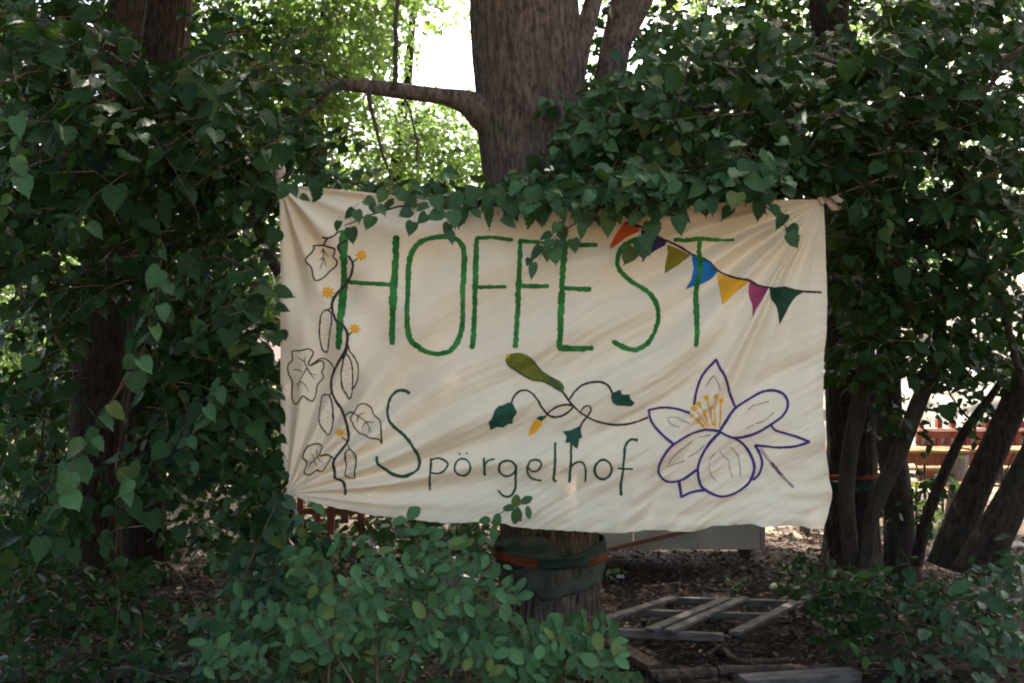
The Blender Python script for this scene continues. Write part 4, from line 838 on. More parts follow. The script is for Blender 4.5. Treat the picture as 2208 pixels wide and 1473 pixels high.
Paint().stroke(z5((385, 1030), (435, 1045), (460, 1095), (430, 1150), (380, 1172), (330, 1150), (310, 1100), (330, 1050)), 4.4, True).stroke(z5((460, 1070), (457, 1180), (455, 1270), (430, 1330), (385, 1352), (335, 1335), (305, 1302)), 4.4, off=.0024).build('letter', d, 'small letter g')
Paint().stroke(z5((570, 1092), (605, 1122), (650, 1115), (680, 1065), (660, 1025), (620, 1017), (580, 1035), (560, 1090), (568, 1150), (610, 1192), (680, 1205)), 4).build('letter', d, 'small letter e')
Paint().stroke(z5((803, 875), (797, 1100), (790, 1190), (812, 1212)), 4.8).build('letter', d, 'small letter l')
Paint().stroke(z5((943, 870), (940, 1000), (935, 1100), (928, 1220)), 4.8).stroke(z5((938, 1080), (980, 1045), (1030, 1040), (1060, 1070), (1070, 1140), (1068, 1215)), 4.2, off=.0024).build('letter', d, 'small letter h')
Paint().stroke(z5(*[(1223+75*math.cos(q), 1110+88*math.sin(q)) for q in np.linspace(0, 6.283, 12)[:-1]]), 4.6, True).build('letter', d, 'small letter o')
Paint().stroke(z5((1525, 850), (1470, 850), (1422, 900), (1405, 1000), (1395, 1150), (1383, 1240), (1383, 1335)), 5).stroke(z5((1355, 1100), (1480, 1103)), 3.6, off=.0024).build('letter', d, 'small letter f')
# --- bunting
for nm, col, pts in [('orange-red', 'red', [(1345, 481), (1362, 484), (1378, 491), (1379, 498), (1350, 513), (1330, 528), (1315, 538), (1316, 528), (1327, 507), (1337, 492)]),
                     ('navy', 'navy', [(1381, 494), (1410, 507), (1436, 523), (1432, 531), (1414, 540), (1395, 553), (1383, 567), (1385, 545), (1383, 520)]),
                     ('olive', 'oliveflag', [(1436, 528), (1465, 537), (1492, 549), (1465, 570), (1435, 589), (1436, 571), (1440, 545)]),
                     ('blue', 'blue', [(1495, 549), (1514, 558), (1535, 570), (1549, 586), (1535, 602), (1512, 613), (1493, 618), (1477, 625), (1488, 605), (1494, 580)]),
                     ('yellow', 'yellow', [(1550, 588), (1571, 596), (1592, 605), (1615, 608), (1586, 628), (1566, 648), (1551, 660), (1551, 645), (1551, 617)]),
                     ('magenta', 'magenta', [(1615, 607), (1632, 615), (1653, 622), (1638, 647), (1622, 670), (1616, 686), (1618, 659), (1614, 633)]),
                     ('dark green', 'forest', [(1653, 621), (1690, 622), (1732, 630), (1715, 640), (1700, 661), (1686, 686), (1677, 701), (1669, 664), (1659, 636)])]:
    Paint().fill(pts, smooth=False).build('pennant', col, 'painted %s pennant' % nm)
Paint().stroke([(1349, 482), (1375, 488), (1405, 502), (1429, 518), (1465, 532), (1493, 546), (1519, 558), (1545, 580), (1561, 587), (1591, 602), (1617, 606), (1638, 616), (1656, 621), (1690, 621), (1731, 629), (1769, 631)], 4, off=.0026).build('bunting_string', 'brown')
# --- cucumber vine
vine = Paint().stroke(z1((665, 875), (700, 920), (705, 970), (690, 1030), (640, 1110), (580, 1170), (535, 1240), (520, 1310), (540, 1390), (560, 1435))+[(736, 698)]+z2((570, 15), (600, 70), (600, 140), (580, 220), (520, 310), (475, 400), (462, 480), (490, 590), (540, 680), (590, 770), (602, 850), (590, 930), (540, 1000), (500, 1060), (490, 1130), (500, 1200), (550, 1240), (580, 1290), (570, 1345)), 5.2, off=.0032)
vine.stroke(z1((600, 845), (583, 805), (600, 765), (650, 740)), 5, off=.0034).stroke(z1((445, 715), (500, 720), (550, 695), (580, 662), (615, 650)), 3.6).stroke(z1((450, 780), (468, 752), (490, 725)), 3.4, off=.0024)
vine.stroke(z1((712, 922), (745, 898)), 2.6).stroke(z1((535, 1240), (512, 1222)), 2.6).stroke(z1((520, 1312), (490, 1350)), 2.6).stroke(z2((605, 95), (635, 60)), 2.6).stroke(z2((580, 920), (555, 895)), 2.6).stroke(z2((600, 950), (620, 985)), 2.4).stroke(z2((610, 160), (598, 200), (590, 235)), 2.4).stroke(z2((455, 560), (466, 535)), 2.4)
vine.build('vine', 'brown')
for (x, y), r_ in zip([(780.6, 552), (708, 631), (768, 710), (737, 931)], (15, 16, 13, 11.5)):
    pts = []; n_ = 8 if r_ > 12 else 7
    for q in range(n_*2):
        a_ = math.pi*q/n_-1.5; rr = r_*(random.uniform(.9, 1.1) if q % 2 == 0 else .52); pts.append((x+rr*math.cos(a_), y+rr*math.sin(a_)))
    Paint().fill(pts, .0036, smooth=False, rag=.2).build('vine_flower', 'yellow')
def leafdraw(outl, stalk, veins, zf, col, wd=2.8):
    p = Paint().stroke(zf(*outl), wd, True, off=.0022)
    if stalk: p.stroke(zf(*stalk), wd, off=.0026)
    o = p.build('leaf_drawing', col); q = Paint()
    for v_ in veins: q.stroke(zf(*v_), 2.2, off=.0024, taper=True)
    q.build('leaf_veins', 'brown', None, o)
leafdraw([(350, 775), (440, 778), (500, 798), (548, 812), (545, 850), (530, 880), (562, 915), (550, 955), (490, 1000), (450, 1050), (400, 1088), (365, 1070), (345, 980), (300, 930), (295, 900), (345, 830), (355, 790)], None,
         [[(440, 800), (438, 860), (430, 920), (410, 985)], [(438, 815), (405, 840)], [(442, 820), (480, 875)], [(435, 880), (400, 905)], [(442, 890), (462, 970)]], z1, 'brown', 3)
leafdraw([(155, 215), (220, 208), (290, 195), (320, 225), (300, 270), (285, 305), (300, 325), (340, 305), (370, 288), (395, 300), (395, 345), (380, 375), (395, 420), (360, 460), (340, 500), (330, 570), (305, 608), (270, 590), (240, 568), (190, 628), (155, 610), (145, 540), (150, 450), (125, 400), (115, 350), (125, 310), (155, 280)], [(300, 325), (340, 290), (385, 268), (440, 290), (475, 325), (490, 355)],
         [[(275, 340), (245, 395), (215, 450), (195, 535)], [(275, 340), (255, 295), (265, 245)], [(255, 297), (195, 255)], [(235, 378), (205, 360), (155, 357)], [(275, 345), (300, 395), (330, 435)], [(290, 385), (345, 403)], [(215, 450), (250, 470), (285, 535)], [(205, 470), (175, 473)]], z2, 'olive')
leafdraw([(625, 740), (640, 712), (660, 680), (690, 635), (740, 627), (780, 660), (800, 715), (855, 760), (870, 830), (865, 940), (850, 905), (780, 890), (735, 868), (690, 860), (650, 820), (640, 780)], [(580, 715), (620, 692), (655, 700)],
         [[(655, 700), (735, 770), (795, 850)], [(680, 717), (735, 695)], [(685, 722), (670, 770)], [(735, 772), (810, 773)], [(730, 775), (705, 820)], [(770, 822), (765, 858)]], z2, 'olive')
leafdraw([(275, 975), (310, 950), (355, 945), (395, 970), (385, 1035), (430, 1025), (455, 1055), (440, 1100), (405, 1155), (350, 1150), (310, 1180), (275, 1188), (262, 1160), (270, 1090), (250, 1050), (255, 1015)], [(385, 1035), (440, 1035), (490, 1060)],
         [[(380, 1030), (330, 1080), (290, 1140)], [(365, 1032), (340, 985)], [(345, 1062), (300, 1020)], [(370, 1045), (380, 1080), (400, 1095)], [(342, 1070), (350, 1130)], [(320, 1088), (295, 1088)]], z2, 'olive')
def cuc(pts, dots, back=None, lab=None):
    p = Paint().stroke(pts, 2.8, True, rag=.35)
    if back: p.stroke(back, 2.6, rag=.35)
    for x, y in dots: p.stroke([(x, y), (x+.6, y+2.2)], .9, off=.002)
    p.build('cucumber_drawing', 'brown')
def dots(x0, y0, x1, y1, nx_, ny_): return [(x0+(x1-x0)*(i+.5)/nx_+random.uniform(-2, 2), y0+(y1-y0)*(j+.5)/ny_+random.uniform(-3, 3)) for i in range(nx_) for j in range(ny_)]
cuc([(706, 669), (716, 676), (717, 695), (714, 712), (711, 730), (708, 752), (704, 760), (697, 757), (692, 741), (690, 716), (692, 695), (695, 678)], dots(697, 682, 711, 748, 2, 6))
cuc(z2((595, 238), (565, 290), (545, 400), (550, 500), (580, 560), (603, 590), (622, 540), (632, 400), (628, 300)), dots(743, 780, 757, 850, 2, 7), z2((610, 175), (615, 210), (640, 240), (665, 290), (677, 350), (670, 430), (650, 480), (630, 508)))
cuc(z2((385, 572), (420, 555), (455, 570), (472, 650), (470, 780), (455, 850), (440, 875), (410, 850), (380, 790), (370, 700), (378, 620)), dots(697, 860, 712, 925, 2, 7))
cuc(z2((585, 1030), (600, 995), (625, 985), (655, 1015), (660, 1100), (655, 1200), (635, 1220), (595, 1200), (582, 1150)), dots(751, 975, 766, 1025, 3, 7))
# --- zucchini plant
zo = z5((375, 140), (395, 108), (480, 92), (560, 115), (620, 165), (680, 240), (760, 295), (850, 345), (880, 390), (868, 425), (840, 420), (760, 370), (690, 338), (610, 328), (530, 290), (460, 245), (395, 200), (378, 170))
zu = Paint().fill(zo, .0018).build('zucchini', 'zuc', 'striped yellow green zucchini')
zl = Paint().stroke(zo, 2.3, True, off=.0026)
for k in (-.72, -.45, -.18, .1, .38, .66):
    ax = [(400, 150, 52), (470, 165, 82), (560, 215, 92), (640, 270, 68), (720, 315, 46), (800, 360, 36), (862, 400, 24)]
    zl.stroke(z5(*[(x+hw*k*.55, y-hw*k*.85) for x, y, hw in ax]), 1.7, off=.0024, rag=.4)
zl.build('zucchini_stripes', 'zucline', None, zu)
Paint().fill(z5((372, 130), (375, 105), (400, 97), (410, 108), (390, 122), (382, 138)), .003).build('zucchini_tip', 'yellow')
p = Paint().stroke(z5((868, 425), (920, 500), (970, 560), (1040, 620), (1120, 665), (1200, 695), (1330, 720), (1430, 715), (1520, 695), (1622, 655)), 4, off=.0022).stroke(z5((930, 490), (980, 420), (1050, 365), (1140, 342), (1220, 346), (1270, 380), (1298, 436)), 4, off=.0026).stroke(z5((960, 565), (910, 612), (860, 640), (800, 650), (745, 630), (690, 570), (650, 500), (600, 442), (540, 414), (480, 430), (440, 475), (422, 520)), 4, off=.0028).stroke(z5((960, 548), (900, 540), (830, 555), (770, 590), (730, 630), (700, 668)), 4, off=.0030).stroke(z5((1030, 590), (1060, 555), (1100, 552), (1115, 590), (1085, 640), (1040, 700), (1022, 738)), 3.2, off=.0032)
p.build('zucchini_stalk', 'brown')
for pts in ([(1290, 440), (1365, 408), (1385, 450), (1445, 450), (1460, 490), (1500, 525), (1470, 555), (1400, 550), (1340, 548), (1300, 520), (1288, 480)],
            [(345, 545), (390, 520), (430, 525), (450, 565), (470, 610), (435, 660), (430, 710), (395, 712), (350, 745), (290, 738), (238, 765), (222, 690), (250, 660), (280, 580), (310, 550)],
            [(1030, 720), (1030, 775), (1042, 825), (1015, 840), (1000, 925), (975, 912), (935, 870), (890, 875), (905, 820), (870, 775), (940, 765), (990, 740)]):
    Paint().fill(z5(*pts), .0034, smooth=False).build('painted_leaf', 'leafpaint')
Paint().fill(z5((640, 665), (690, 680), (685, 720), (640, 780), (575, 820), (590, 750), (615, 690)), .0034).build('painted_bud', 'yellow')
Paint().fill(z5((640, 655), (675, 640), (712, 640), (708, 662), (690, 688), (650, 670)), .0037).build('bud_calyx', 'leafpaint')
# --- purple flower
pu = Paint()
for pts in ([(470, 460), (500, 340), (550, 230), (640, 125)], [(640, 125), (690, 240), (740, 340), (775, 480)], [(430, 525), (340, 495), (230, 488), (135, 508)], [(135, 508), (160, 600), (230, 690), (300, 750)],
            [(650, 670), (700, 590), (775, 490), (880, 420), (980, 370), (1080, 358), (1150, 390), (1175, 460), (1140, 540), (1050, 610), (940, 675), (840, 705), (760, 710), (700, 690), (660, 665)],
            [(650, 660), (560, 655), (450, 680), (350, 730), (270, 790), (220, 870), (200, 950), (230, 1015), (290, 1050), (370, 1035), (440, 990), (490, 950)],
            [(655, 670), (590, 740), (530, 830), (500, 920), (500, 1000), (530, 1080), (600, 1130), (680, 1155), (770, 1135), (850, 1085), (900, 1030), (925, 940), (900, 840), (840, 760), (760, 710)],
            [(1040, 610), (1080, 655), (1160, 680), (1240, 705), (1325, 740)], [(1325, 740), (1240, 770), (1110, 785), (1020, 778), (935, 770)], [(935, 770), (965, 830), (980, 900), (965, 980), (920, 1030)], [(360, 1045), (370, 1100), (378, 1160)], [(378, 1160), (450, 1125), (555, 1105)]):
    pu.stroke(z6(*pts), 5, rag=.1, off=.0022+.0001*len(pu.V))
flo = pu.build('flower_drawing', 'purple', 'large purple outlined blossom')
th = Paint()
for pts in ([(560, 330), (590, 280), (620, 245)], [(622, 250), (640, 290), (665, 355)], [(270, 560), (345, 560), (375, 580), (425, 600)], [(270, 568), (300, 610), (355, 632)], [(865, 500), (910, 468)], [(910, 468), (970, 455), (1035, 440)], [(850, 640), (915, 612)], [(930, 605), (1000, 580), (1070, 520)], [(370, 800), (430, 760), (450, 740)],
            [(275, 915), (310, 860), (370, 800)], [(265, 935), (330, 915), (400, 890)], [(430, 860), (490, 820), (545, 765)], [(500, 715), (590, 688)], [(620, 825), (585, 880), (583, 950), (605, 1000), (640, 1040)], [(660, 815), (700, 860), (735, 885), (740, 930), (760, 1010)], [(740, 780), (800, 840), (820, 930), (820, 1000)]):
    th.stroke(z6(*pts), 1.3, rag=.4)
th.stroke(z6((975, 790), (1040, 880), (1120, 975), (1225, 1085)), 1.6, rag=.4).stroke(z6((965, 800), (1035, 895), (1115, 990), (1215, 1090)), 1.6, rag=.4, off=.0024).stroke(z6((1050, 900), (1130, 990)), 4, rag=.5, off=.0026)
th.build('petal_lines', 'thinpurple', None, flo)
for k, (hx, hy, bx, by) in enumerate([(557, 410, 620, 620), (635, 403, 628, 625), (687, 435, 655, 630), (500, 455, 590, 630), (465, 490, 575, 630), (445, 545, 545, 635), (603, 487, 610, 615), (543, 515, 585, 625), (490, 572, 560, 640)]):
    (x0, y0), (x1, y1) = z6((hx, hy), (bx, by))
    Paint().stroke([(x0, y0), ((x0+x1)/2+1, (y0+y1)/2), (x1, y1)], 2.4, off=.0030+.0001*k).disc(x0, y0, 5.6 if hy < 500 and hx != 603 else 4.4, .0038).build('stamen', 'yellow', None, flo)

# --- tied corners
kn = mat('knotted_cotton', (.66, .52, .40), .95, .1, (.72, .58, .46), 20, .5, 60)
def wad(name, pts, rad, Y, sq=.45):
    Q = [P(a, b_, Y) for a, b_ in pts]; c = crom([(*q, r) for q, r in zip(Q, rad)], .006); m = len(c); n = 28; V_ = []
    for k in range(m):
        t_ = c[min(k+1, m-1), :3]-c[max(k-1, 0), :3]; t_ /= np.linalg.norm(t_); x = np.cross(t_, (0, 1, 0)); x /= np.linalg.norm(x)
        for q in range(n):
            a_ = 2*math.pi*q/n; r = c[k, 3]*(1+.22*math.sin(5*a_+k*.15)+.12*math.sin(9*a_-k*.3)); V_.append(c[k, :3]+x*r*math.cos(a_)+np.array([0, 1, 0])*r*sq*math.sin(a_))
    Fq = [(k*n+q, k*n+(q+1) % n, (k+1)*n+(q+1) % n, (k+1)*n+q) for k in range(m-1) for q in range(n)]
    return link(name, np_mesh(name, V_, Fq, mats=[kn]), ban)
s_ = BANY/F
wad('knotted_corner', [(622, 408), (606, 402), (598, 392), (600, 383), (604, 372), (605, 360), (605, 354)], [.02, .016, .011, .009, .022, .019, .004], BANY-.01, .6)
wad('knotted_corner', [(1768, 436), (1778, 431), (1786, 433), (1800, 438), (1812, 438), (1824, 436)], [.022, .012, .016, .034, .024, .003], BANY-.01, .5)
wad('knotted_corner', [(640, 1052), (626, 1061), (618, 1066), (608, 1072), (600, 1078)], [.022, .012, .01, .018, .005], BANY-.005, .6)
cord = mat('twine', (.30, .19, .11), .8, .2, (.4, .27, .16), 60)
for pts, Ys, lb in (([(600, 388), (560, 350), (502, 309), (430, 240), (330, 150), (240, 80), (200, 48)], (4.72, 6.1), 'thin twine running up left from the upper left banner corner'),
                ([(1780, 430), (1830, 411), (1880, 392), (1935, 374), (2010, 350)], (4.72, 5.7), 'thin twine running up right from the upper right banner corner'),
                ([(604, 1076), (540, 1096), (430, 1120), (250, 1140)], (4.72, 6.1), 'thin twine pulling the lower left banner corner towards the left trees')):
    k = len(pts); c0_ = P(*pts[0], BANY-.01); MB().tube([c0_+Vector((.014*math.cos(q), .011*math.sin(q*1.02), .003*math.sin(q)+.0022*(q/2-4))) for q in np.linspace(0, 18.8, 44)], .0024, 6).build('cord_loop', cord, ban, True)
    c = crom([tuple(P(a, b_, Ys[0]+(Ys[1]-Ys[0])*q/(k-1))) for q, (a, b_) in enumerate(pts)], .05)
    tag(MB().tube(c, .0028, 6).build('twine', cord, None, True), lb, 'cord', 'cords holding the banner')

# ================================================================== FELT WRAPS
felt = mat('green_felt', (.020, .034, .024), .98, .05, (.05, .07, .048), 7, .9, 120)
felt2 = mat('grey_green_felt', (.045, .06, .042), .98, .05, (.085, .10, .07), 9, .9, 120)
strap = mat('orange_strap', (.13, .032, .014), .9, .1, (.20, .052, .022), 9, .3, 200)
def band(name, parent, cx, Y, rad, top, bot, mt, a0=-180, a1=180, off=.0, n=70, wob=.012, seed=0):
    """sheet bent round a trunk: top / bot are photo rows as functions of angle (-90 = towards the viewer)"""
    V_ = []; rows = 9; rs = random.Random(seed); ph = [rs.uniform(0, 6) for _ in range(6)]
    c0 = P(cx, 1200, Y)
    for k in range(rows):
        for q in range(n+1):
            a_ = R(a0+(a1-a0)*q/n); pxq = cx+rad*F/Y*math.cos(a_); pt, pb = top(pxq), bot(pxq)
            z0, z1_ = P(cx, pt, Y-rad).z, P(cx, pb, Y-rad).z
            r = rad+off+wob*(math.sin(3*a_+ph[0]+k*.5)+.5*math.sin(11*a_+ph[1]+k*.9)+.6*math.sin(k*1.1+ph[2]+2*a_))*.5
            V_.append((c0.x+r*math.cos(a_), Y+r*math.sin(a_), z0+(z1_-z0)*k/(rows-1)))
    Fq = [(k*(n+1)+q, k*(n+1)+q+1, (k+1)*(n+1)+q+1, (k+1)*(n+1)+q) for k in range(rows-1) for q in range(n)]
    me = np_mesh(name, V_, Fq, mats=[mt]); o = link(name, me, parent); md = o.modifiers.new('thickness', 'SOLIDIFY'); md.thickness = .006; md.offset = 1; return o
fw1 = empty('felt_wrap', P(1188, 1250, 5.75), 'grey-green felt bandage with an orange strap wrapped round the foot of the thick linden', 'tree wrap')
lerp = lambda pts: (lambda x: float(np.interp(x, [q[0] for q in pts], [q[1] for q in pts])))
band('felt_sheet', fw1, 1188, 5.75, .300, lerp([(1080, 1222), (1290, 1215)]), lerp([(1080, 1268), (1160, 1284), (1162, 1298), (1290, 1272)]), felt2, off=0, seed=1)
band('felt_sheet', fw1, 1188, 5.75, .312, lerp([(1080, 1180), (1110, 1165), (1170, 1160), (1205, 1192), (1240, 1196), (1290, 1180)]), lerp([(1080, 1236), (1160, 1232), (1290, 1222)]), felt, seed=2)
band('strap', fw1, 1188, 5.75, .326, lerp([(1080, 1202), (1160, 1207), (1290, 1210)]), lerp([(1080, 1222), (1160, 1227), (1290, 1226)]), strap, wob=.003, seed=3)
band('felt_flap', fw1, 1188, 5.75, .336, lerp([(1080, 1172), (1120, 1160), (1165, 1158), (1200, 1180), (1215, 1198)]), lerp([(1080, 1204), (1130, 1206), (1215, 1204)]), felt2, a0=-160, a1=-66, seed=4, wob=.02)
band('felt_flap', fw1, 1188, 5.75, .336, lerp([(1160, 1200), (1250, 1196), (1270, 1190)]), lerp([(1160, 1228), (1250, 1226), (1270, 1216)]), felt, a0=-104, a1=-52, seed=6, wob=.01)
fw2 = empty('felt_wrap', P(1838, 1060, 7.6), 'dark green felt with an orange strap round the straight trunk right of the banner', 'tree wrap')
band('felt_sheet', fw2, 1838, 7.6, .195, lerp([(1780, 1040), (1890, 1032)]), lerp([(1780, 1066), (1890, 1060)]), felt, seed=7)
band('strap', fw2, 1838, 7.6, .205, lerp([(1780, 1028), (1890, 1026)]), lerp([(1780, 1036), (1890, 1034)]), strap, wob=.002, seed=8)

# ================================================================== GROUND-LEVEL THINGS
# slatted frame
pf = empty('slat_frame', G(1500, 1330), 'weathered grey wooden slat frame lying flat on the leaf litter under the banner', 'pallet')
for a_, b_, w_ in (((1300, 1337), (1452, 1290), .062), ((1399, 1360), (1570, 1290), .060), ((1441, 1362), (1606, 1290), .058), ((1583, 1366), (1722, 1297), .062)):
    MB().beam(G(*a_, .135), G(*b_, .135), w_, .02).build('slat', M['wood'], pf)
for a_, b_ in (((1440, 1294), (1715, 1302)), ((1370, 1321), (1660, 1331)), ((1305, 1363), (1560, 1374))):
    MB().beam(G(*a_, .102), G(*b_, .102), .045, .04).build('crossbar', M['wood'], pf)
for x, y in ((1312, 1364), (1566, 1374), (1445, 1296), (1708, 1302)):
    q = G(x, y, .08); MB().box((q.x, q.y+.03, .035), (.05, .05, .09), None, .004).build('foot', M['dark_wood'], pf)
def log(pts, r_, label, name='log', z=.03, mt='dark_wood', n=14):
    c = crom([tuple(G(a, b_, z)) for a, b_ in pts], .05); c = c+rng.normal(0, r_*.05, c.shape); m = len(c)
    o = link(name, trunk_mesh(name, c.tolist(), [r_*(1-.25*k/m) for k in range(m)], n=20, ring=.03, ridge=r_*.15, freq=5, seed=int(pts[0][0])), None, M[mt])
    me = o.data; bm_n = 20; me2 = [v.co.copy() for v in me.vertices]
    return tag(o, label, 'branch' if name == 'fallen_branch' else name)
tag(MB().beam(G(1290, 1372, .07), G(1412, 1440, .04), .09, .035).build('rotten_plank', M['dark_wood']), 'dark rotten plank slanting down right in front of the slat frame', 'plank')
tag(MB().beam(G(1600, 1474, .05), G(1845, 1457, .05), .11, .06).build('garden_beam', M['wood']), 'grey wooden beam lying along the bottom edge right of centre', 'beam')
tag(MB().beam(G(138, 1462, .05), G(432, 1443, .05), .05, .07).build('garden_beam', M['wood']), 'grey wooden edging beam lying in the lower left corner', 'beam')
log([(1400, 1462), (1470, 1455), (1545, 1452)], .035, 'short dark log lying below the rotten plank')
log([(1548, 1450), (1640, 1446), (1730, 1446), (1800, 1440)], .03, 'long dark log lying right of the short one')
log([(1536, 1388), (1560, 1402), (1585, 1422), (1605, 1428), (1660, 1426), (1700, 1422)], .016, 'crooked brown stick lying in front of the slat frame', 'fallen_branch')
log([(1526, 1412), (1545, 1396), (1562, 1388)], .009, 'short forked twig beside the crooked stick', 'fallen_branch', .05)
log([(1940, 1462), (2010, 1452), (2080, 1440), (2150, 1446)], .022, 'brown fallen branch lying in the lower right corner', 'fallen_branch')
log([(1990, 1425), (2040, 1418), (2110, 1410)], .016, 'pale fallen stick under the creeping shrub', 'fallen_branch')
log([(300, 1352), (400, 1340), (470, 1322)], .014, 'thin fallen stick lying under the left shrubs', 'fallen_branch')
st_ = bpy.data.meshes.new('stone'); bm_ = []
def stone(px, py, r_, label, mt):
    V_ = []; n = 12
    for k in range(n+1):
        for q in range(n*2):
            a_, e_ = math.pi*q/n, math.pi*k/n-math.pi/2; v_ = Vector((math.cos(a_)*math.cos(e_), math.sin(a_)*math.cos(e_), math.sin(e_)))
            f_ = 1+.35*noise.noise(v_*1.6+Vector((px, 0, 0)))+.1*noise.noise(v_*5); V_.append((v_.x*r_*f_*1.3, v_.y*r_*f_, v_.z*r_*f_*.7))
    Fq = [(k*2*n+q, k*2*n+(q+1) % (2*n), (k+1)*2*n+(q+1) % (2*n), (k+1)*2*n+q) for k in range(n) for q in range(2*n)]
    o = link('stone', np_mesh('stone', V_, Fq, mats=[mt])); o.location = G(px, py); o.location.z = r_*.3; return tag(o, label, 'stone')
smt = mat('grey_stone', (.13, .12, .11), .9, .2, (.24, .22, .2), 12, .6, 40)
stone(35, 1455, .09, 'grey stone block at the very lower left edge', smt)
stone(1338, 1246, .022, 'small whitish pebble on the litter right of the big trunk', mat('pale_pebble', (.4, .38, .36), .8))
stone(2190, 1185, .07, 'brown stone on the lit soil by the right edge', smt)
# panelled box behind the banner
bxm = mat('beige_panel', (.40, .33, .24), .8, .2, (.50, .42, .32), 3, .1, 30)
pb = empty('panel_box', (P(1460, 1190, 8.0).x, 8.6, 0), 'beige panelled box raised off the soil with a brown slanting lath, under the banner', 'box')
xl, xr = P(1230, 1190, 8).x, P(1640, 1190, 8).x
nP = 3
for k in range(nP):
    a_, b_ = xl+(xr-xl)*k/nP, xl+(xr-xl)*(k+1)/nP
    MB().box(((a_+b_)/2, 8.02, .085+.55), (b_-a_-.006, .04, 1.1), None, .004).build('panel', bxm, pb)
MB().box((xr+.02, 8.6, .635), (.04, 1.2, 1.1), None, .004).build('side_panel', mat('pinkish_trim', (.36, .27, .22), .8), pb)
MB().box(((xl+xr)/2, 8.6, 1.2), (xr-xl+.08, 1.3, .03), None, .004).build('lid', bxm, pb)
MB().beam(P(1292, 1190, 7.985), P(1500, 1141, 7.985), .022, .055, up=(0, 1, 0)).build('lath', M['brown_wood'], pb)
for x_ in (xl+.1, xr-.1):
    for y_ in (8.15, 9.05): MB().box((x_, y_, .04), (.09, .09, .09), None, .004).build('foot', M['dark_wood'], pb)
po = mat('post_wood', (.12, .075, .05), .85, .2, (.2, .13, .09), 8, .3, 40, (8, 8, 1))
q = P(1733, 1160, 9.2); tag(MB().box((q.x, 9.2, .32), (.10, .10, .64), None, .008).build('wooden_post', po), 'squat brown post standing behind the right bottom corner of the banner', 'post')
q = P(1760, 1160, 9.4); tag(MB().box((q.x, 9.4, .34), (.07, .07, .68), None, .008).build('wooden_post', po), 'narrow brown post right beside the squat one behind the banner corner', 'post')
# low fence at left
fe = empty('slatted_bench', (P(660, 1100, 8).x, 8.0, 0), 'reddish brown wooden slatted bench partly hidden by leaves below the banner', 'bench')
for x_, y0, y1, w_ in ((545, 1086, 1143, 20), (590, 1080, 1130, 13), (625, 1082, 1128, 14), (648, 1080, 1150, 13), (685, 1070, 1156, 13), (714, 1070, 1152, 15), (745, 1080, 1128, 13), (778, 1075, 1131, 14)):
    a_, b_ = P(x_, y0-60, 8), P(x_, y1, 8); MB().box(((a_.x), 8.0, (a_.z+b_.z)/2), (w_*8/F, .025, a_.z-b_.z), None, .003).build('slat', M['brown_wood'], fe)
for y0 in (1050, 1102): q = P(660, y0, 8.03); MB().box((q.x, 8.03, q.z), (270*8/F, .03, .05), None, .003).build('rail', M['brown_wood'], fe)
for x_ in (545, 780): q = P(x_, 1100, 8.06); MB().box((q.x, 8.065, .35), (.05, .04, .7), None, .003).build('leg', M['brown_wood'], fe)
# pink flowers, cushion, plastic sheet
pk = mat('pink_cloth', (.62, .20, .30), .8, .2, (.7, .38, .46), 9, .3, 30)
def rag_(name, px, py, Y, sx_, sy_, sz_, mt, label, cat, z=None):
    V_ = []; n = 22
    for k in range(n+1):
        for q_ in range(n+1):
            u_, v_ = k/n*2-1, q_/n*2-1; h_ = max(0, 1-u_*u_*.9)*max(0, 1-v_*v_*.9)
            V_.append((u_*sx_, v_*sy_, sz_*(h_**.6)+.25*sz_*noise.noise(Vector((u_*2.3+px, v_*2.3, 0)))+.12*sz_*noise.noise(Vector((u_*6, v_*6+px, 0)))))
    o = link(name, np_mesh(name, V_, [(k*(n+1)+q_, (k+1)*(n+1)+q_, (k+1)*(n+1)+q_+1, k*(n+1)+q_+1) for k in range(n) for q_ in range(n)], mats=[mt]))
    o.location = P(px, py, Y); 
    if z is not None: o.location.z = z
    md = o.modifiers.new('t', 'SOLIDIFY'); md.thickness = .004; return tag(o, label, cat)
rag_('cloth_bundle', 612, 1205, 7.2, .085, .08, .15, pk, 'pink and red cloth bundle lying behind the shrub below the banner corner', 'cloth')
rag_('cloth_bundle', 628, 1208, 7.1, .04, .04, .07, mat('red_cloth', (.45, .02, .03), .8), 'small red cloth tucked against the pink bundle', 'cloth')
pls = mat('grey_plastic', (.10, .13, .13), .25, .6, (.22, .25, .25), 12, .3, 20)
rag_('plastic_sheet', 960, 1200, 6.9, .24, .2, .2, pls, 'crumpled grey plastic sheet half hidden left of the thick trunk', 'plastic sheet', .02)
rag_('plastic_sheet', 800, 1195, 7.6, .12, .12, .16, mat('dark_plastic', (.015, .016, .02), .2, .6), 'dark shiny plastic bag under the slatted bench', 'bag', .02)
for px, py, col in ((523, 1192, 'p'), (529, 1196, 'p'), (551, 1204, 'p'), (500, 1206, 'r'), (535, 1218, 'r'), (520, 1241, 'r'), (548, 1250, 'r'), (485, 1228, 'r')):
    fm = M.setdefault('fl'+col, mat('petal_'+('pink' if col == 'p' else 'red'), (.6, .25, .25) if col == 'p' else (.5, .09, .03), .6))
    fl = empty('small_flower', P(px, py, 5.6), ('small pink blossom' if col == 'p' else 'small orange-red blossom')+' among dark leaves left of the pink bundle', 'flower', 'pink and red blossoms' if col == 'p' else 'orange red blossoms')
    V_, Fq, uv_ = TPL[('oval', 1, 1)]; pm = M.setdefault('pmesh'+col, np_mesh('petal', V_, Fq, mats=[fm]))
    for k in range(5):
        o = link('petal', pm, fl); o.matrix_parent_inverse = Matrix.Identity(4); o.scale = (.02,)*3; o.rotation_euler = (R(75), R(72*k), 0)
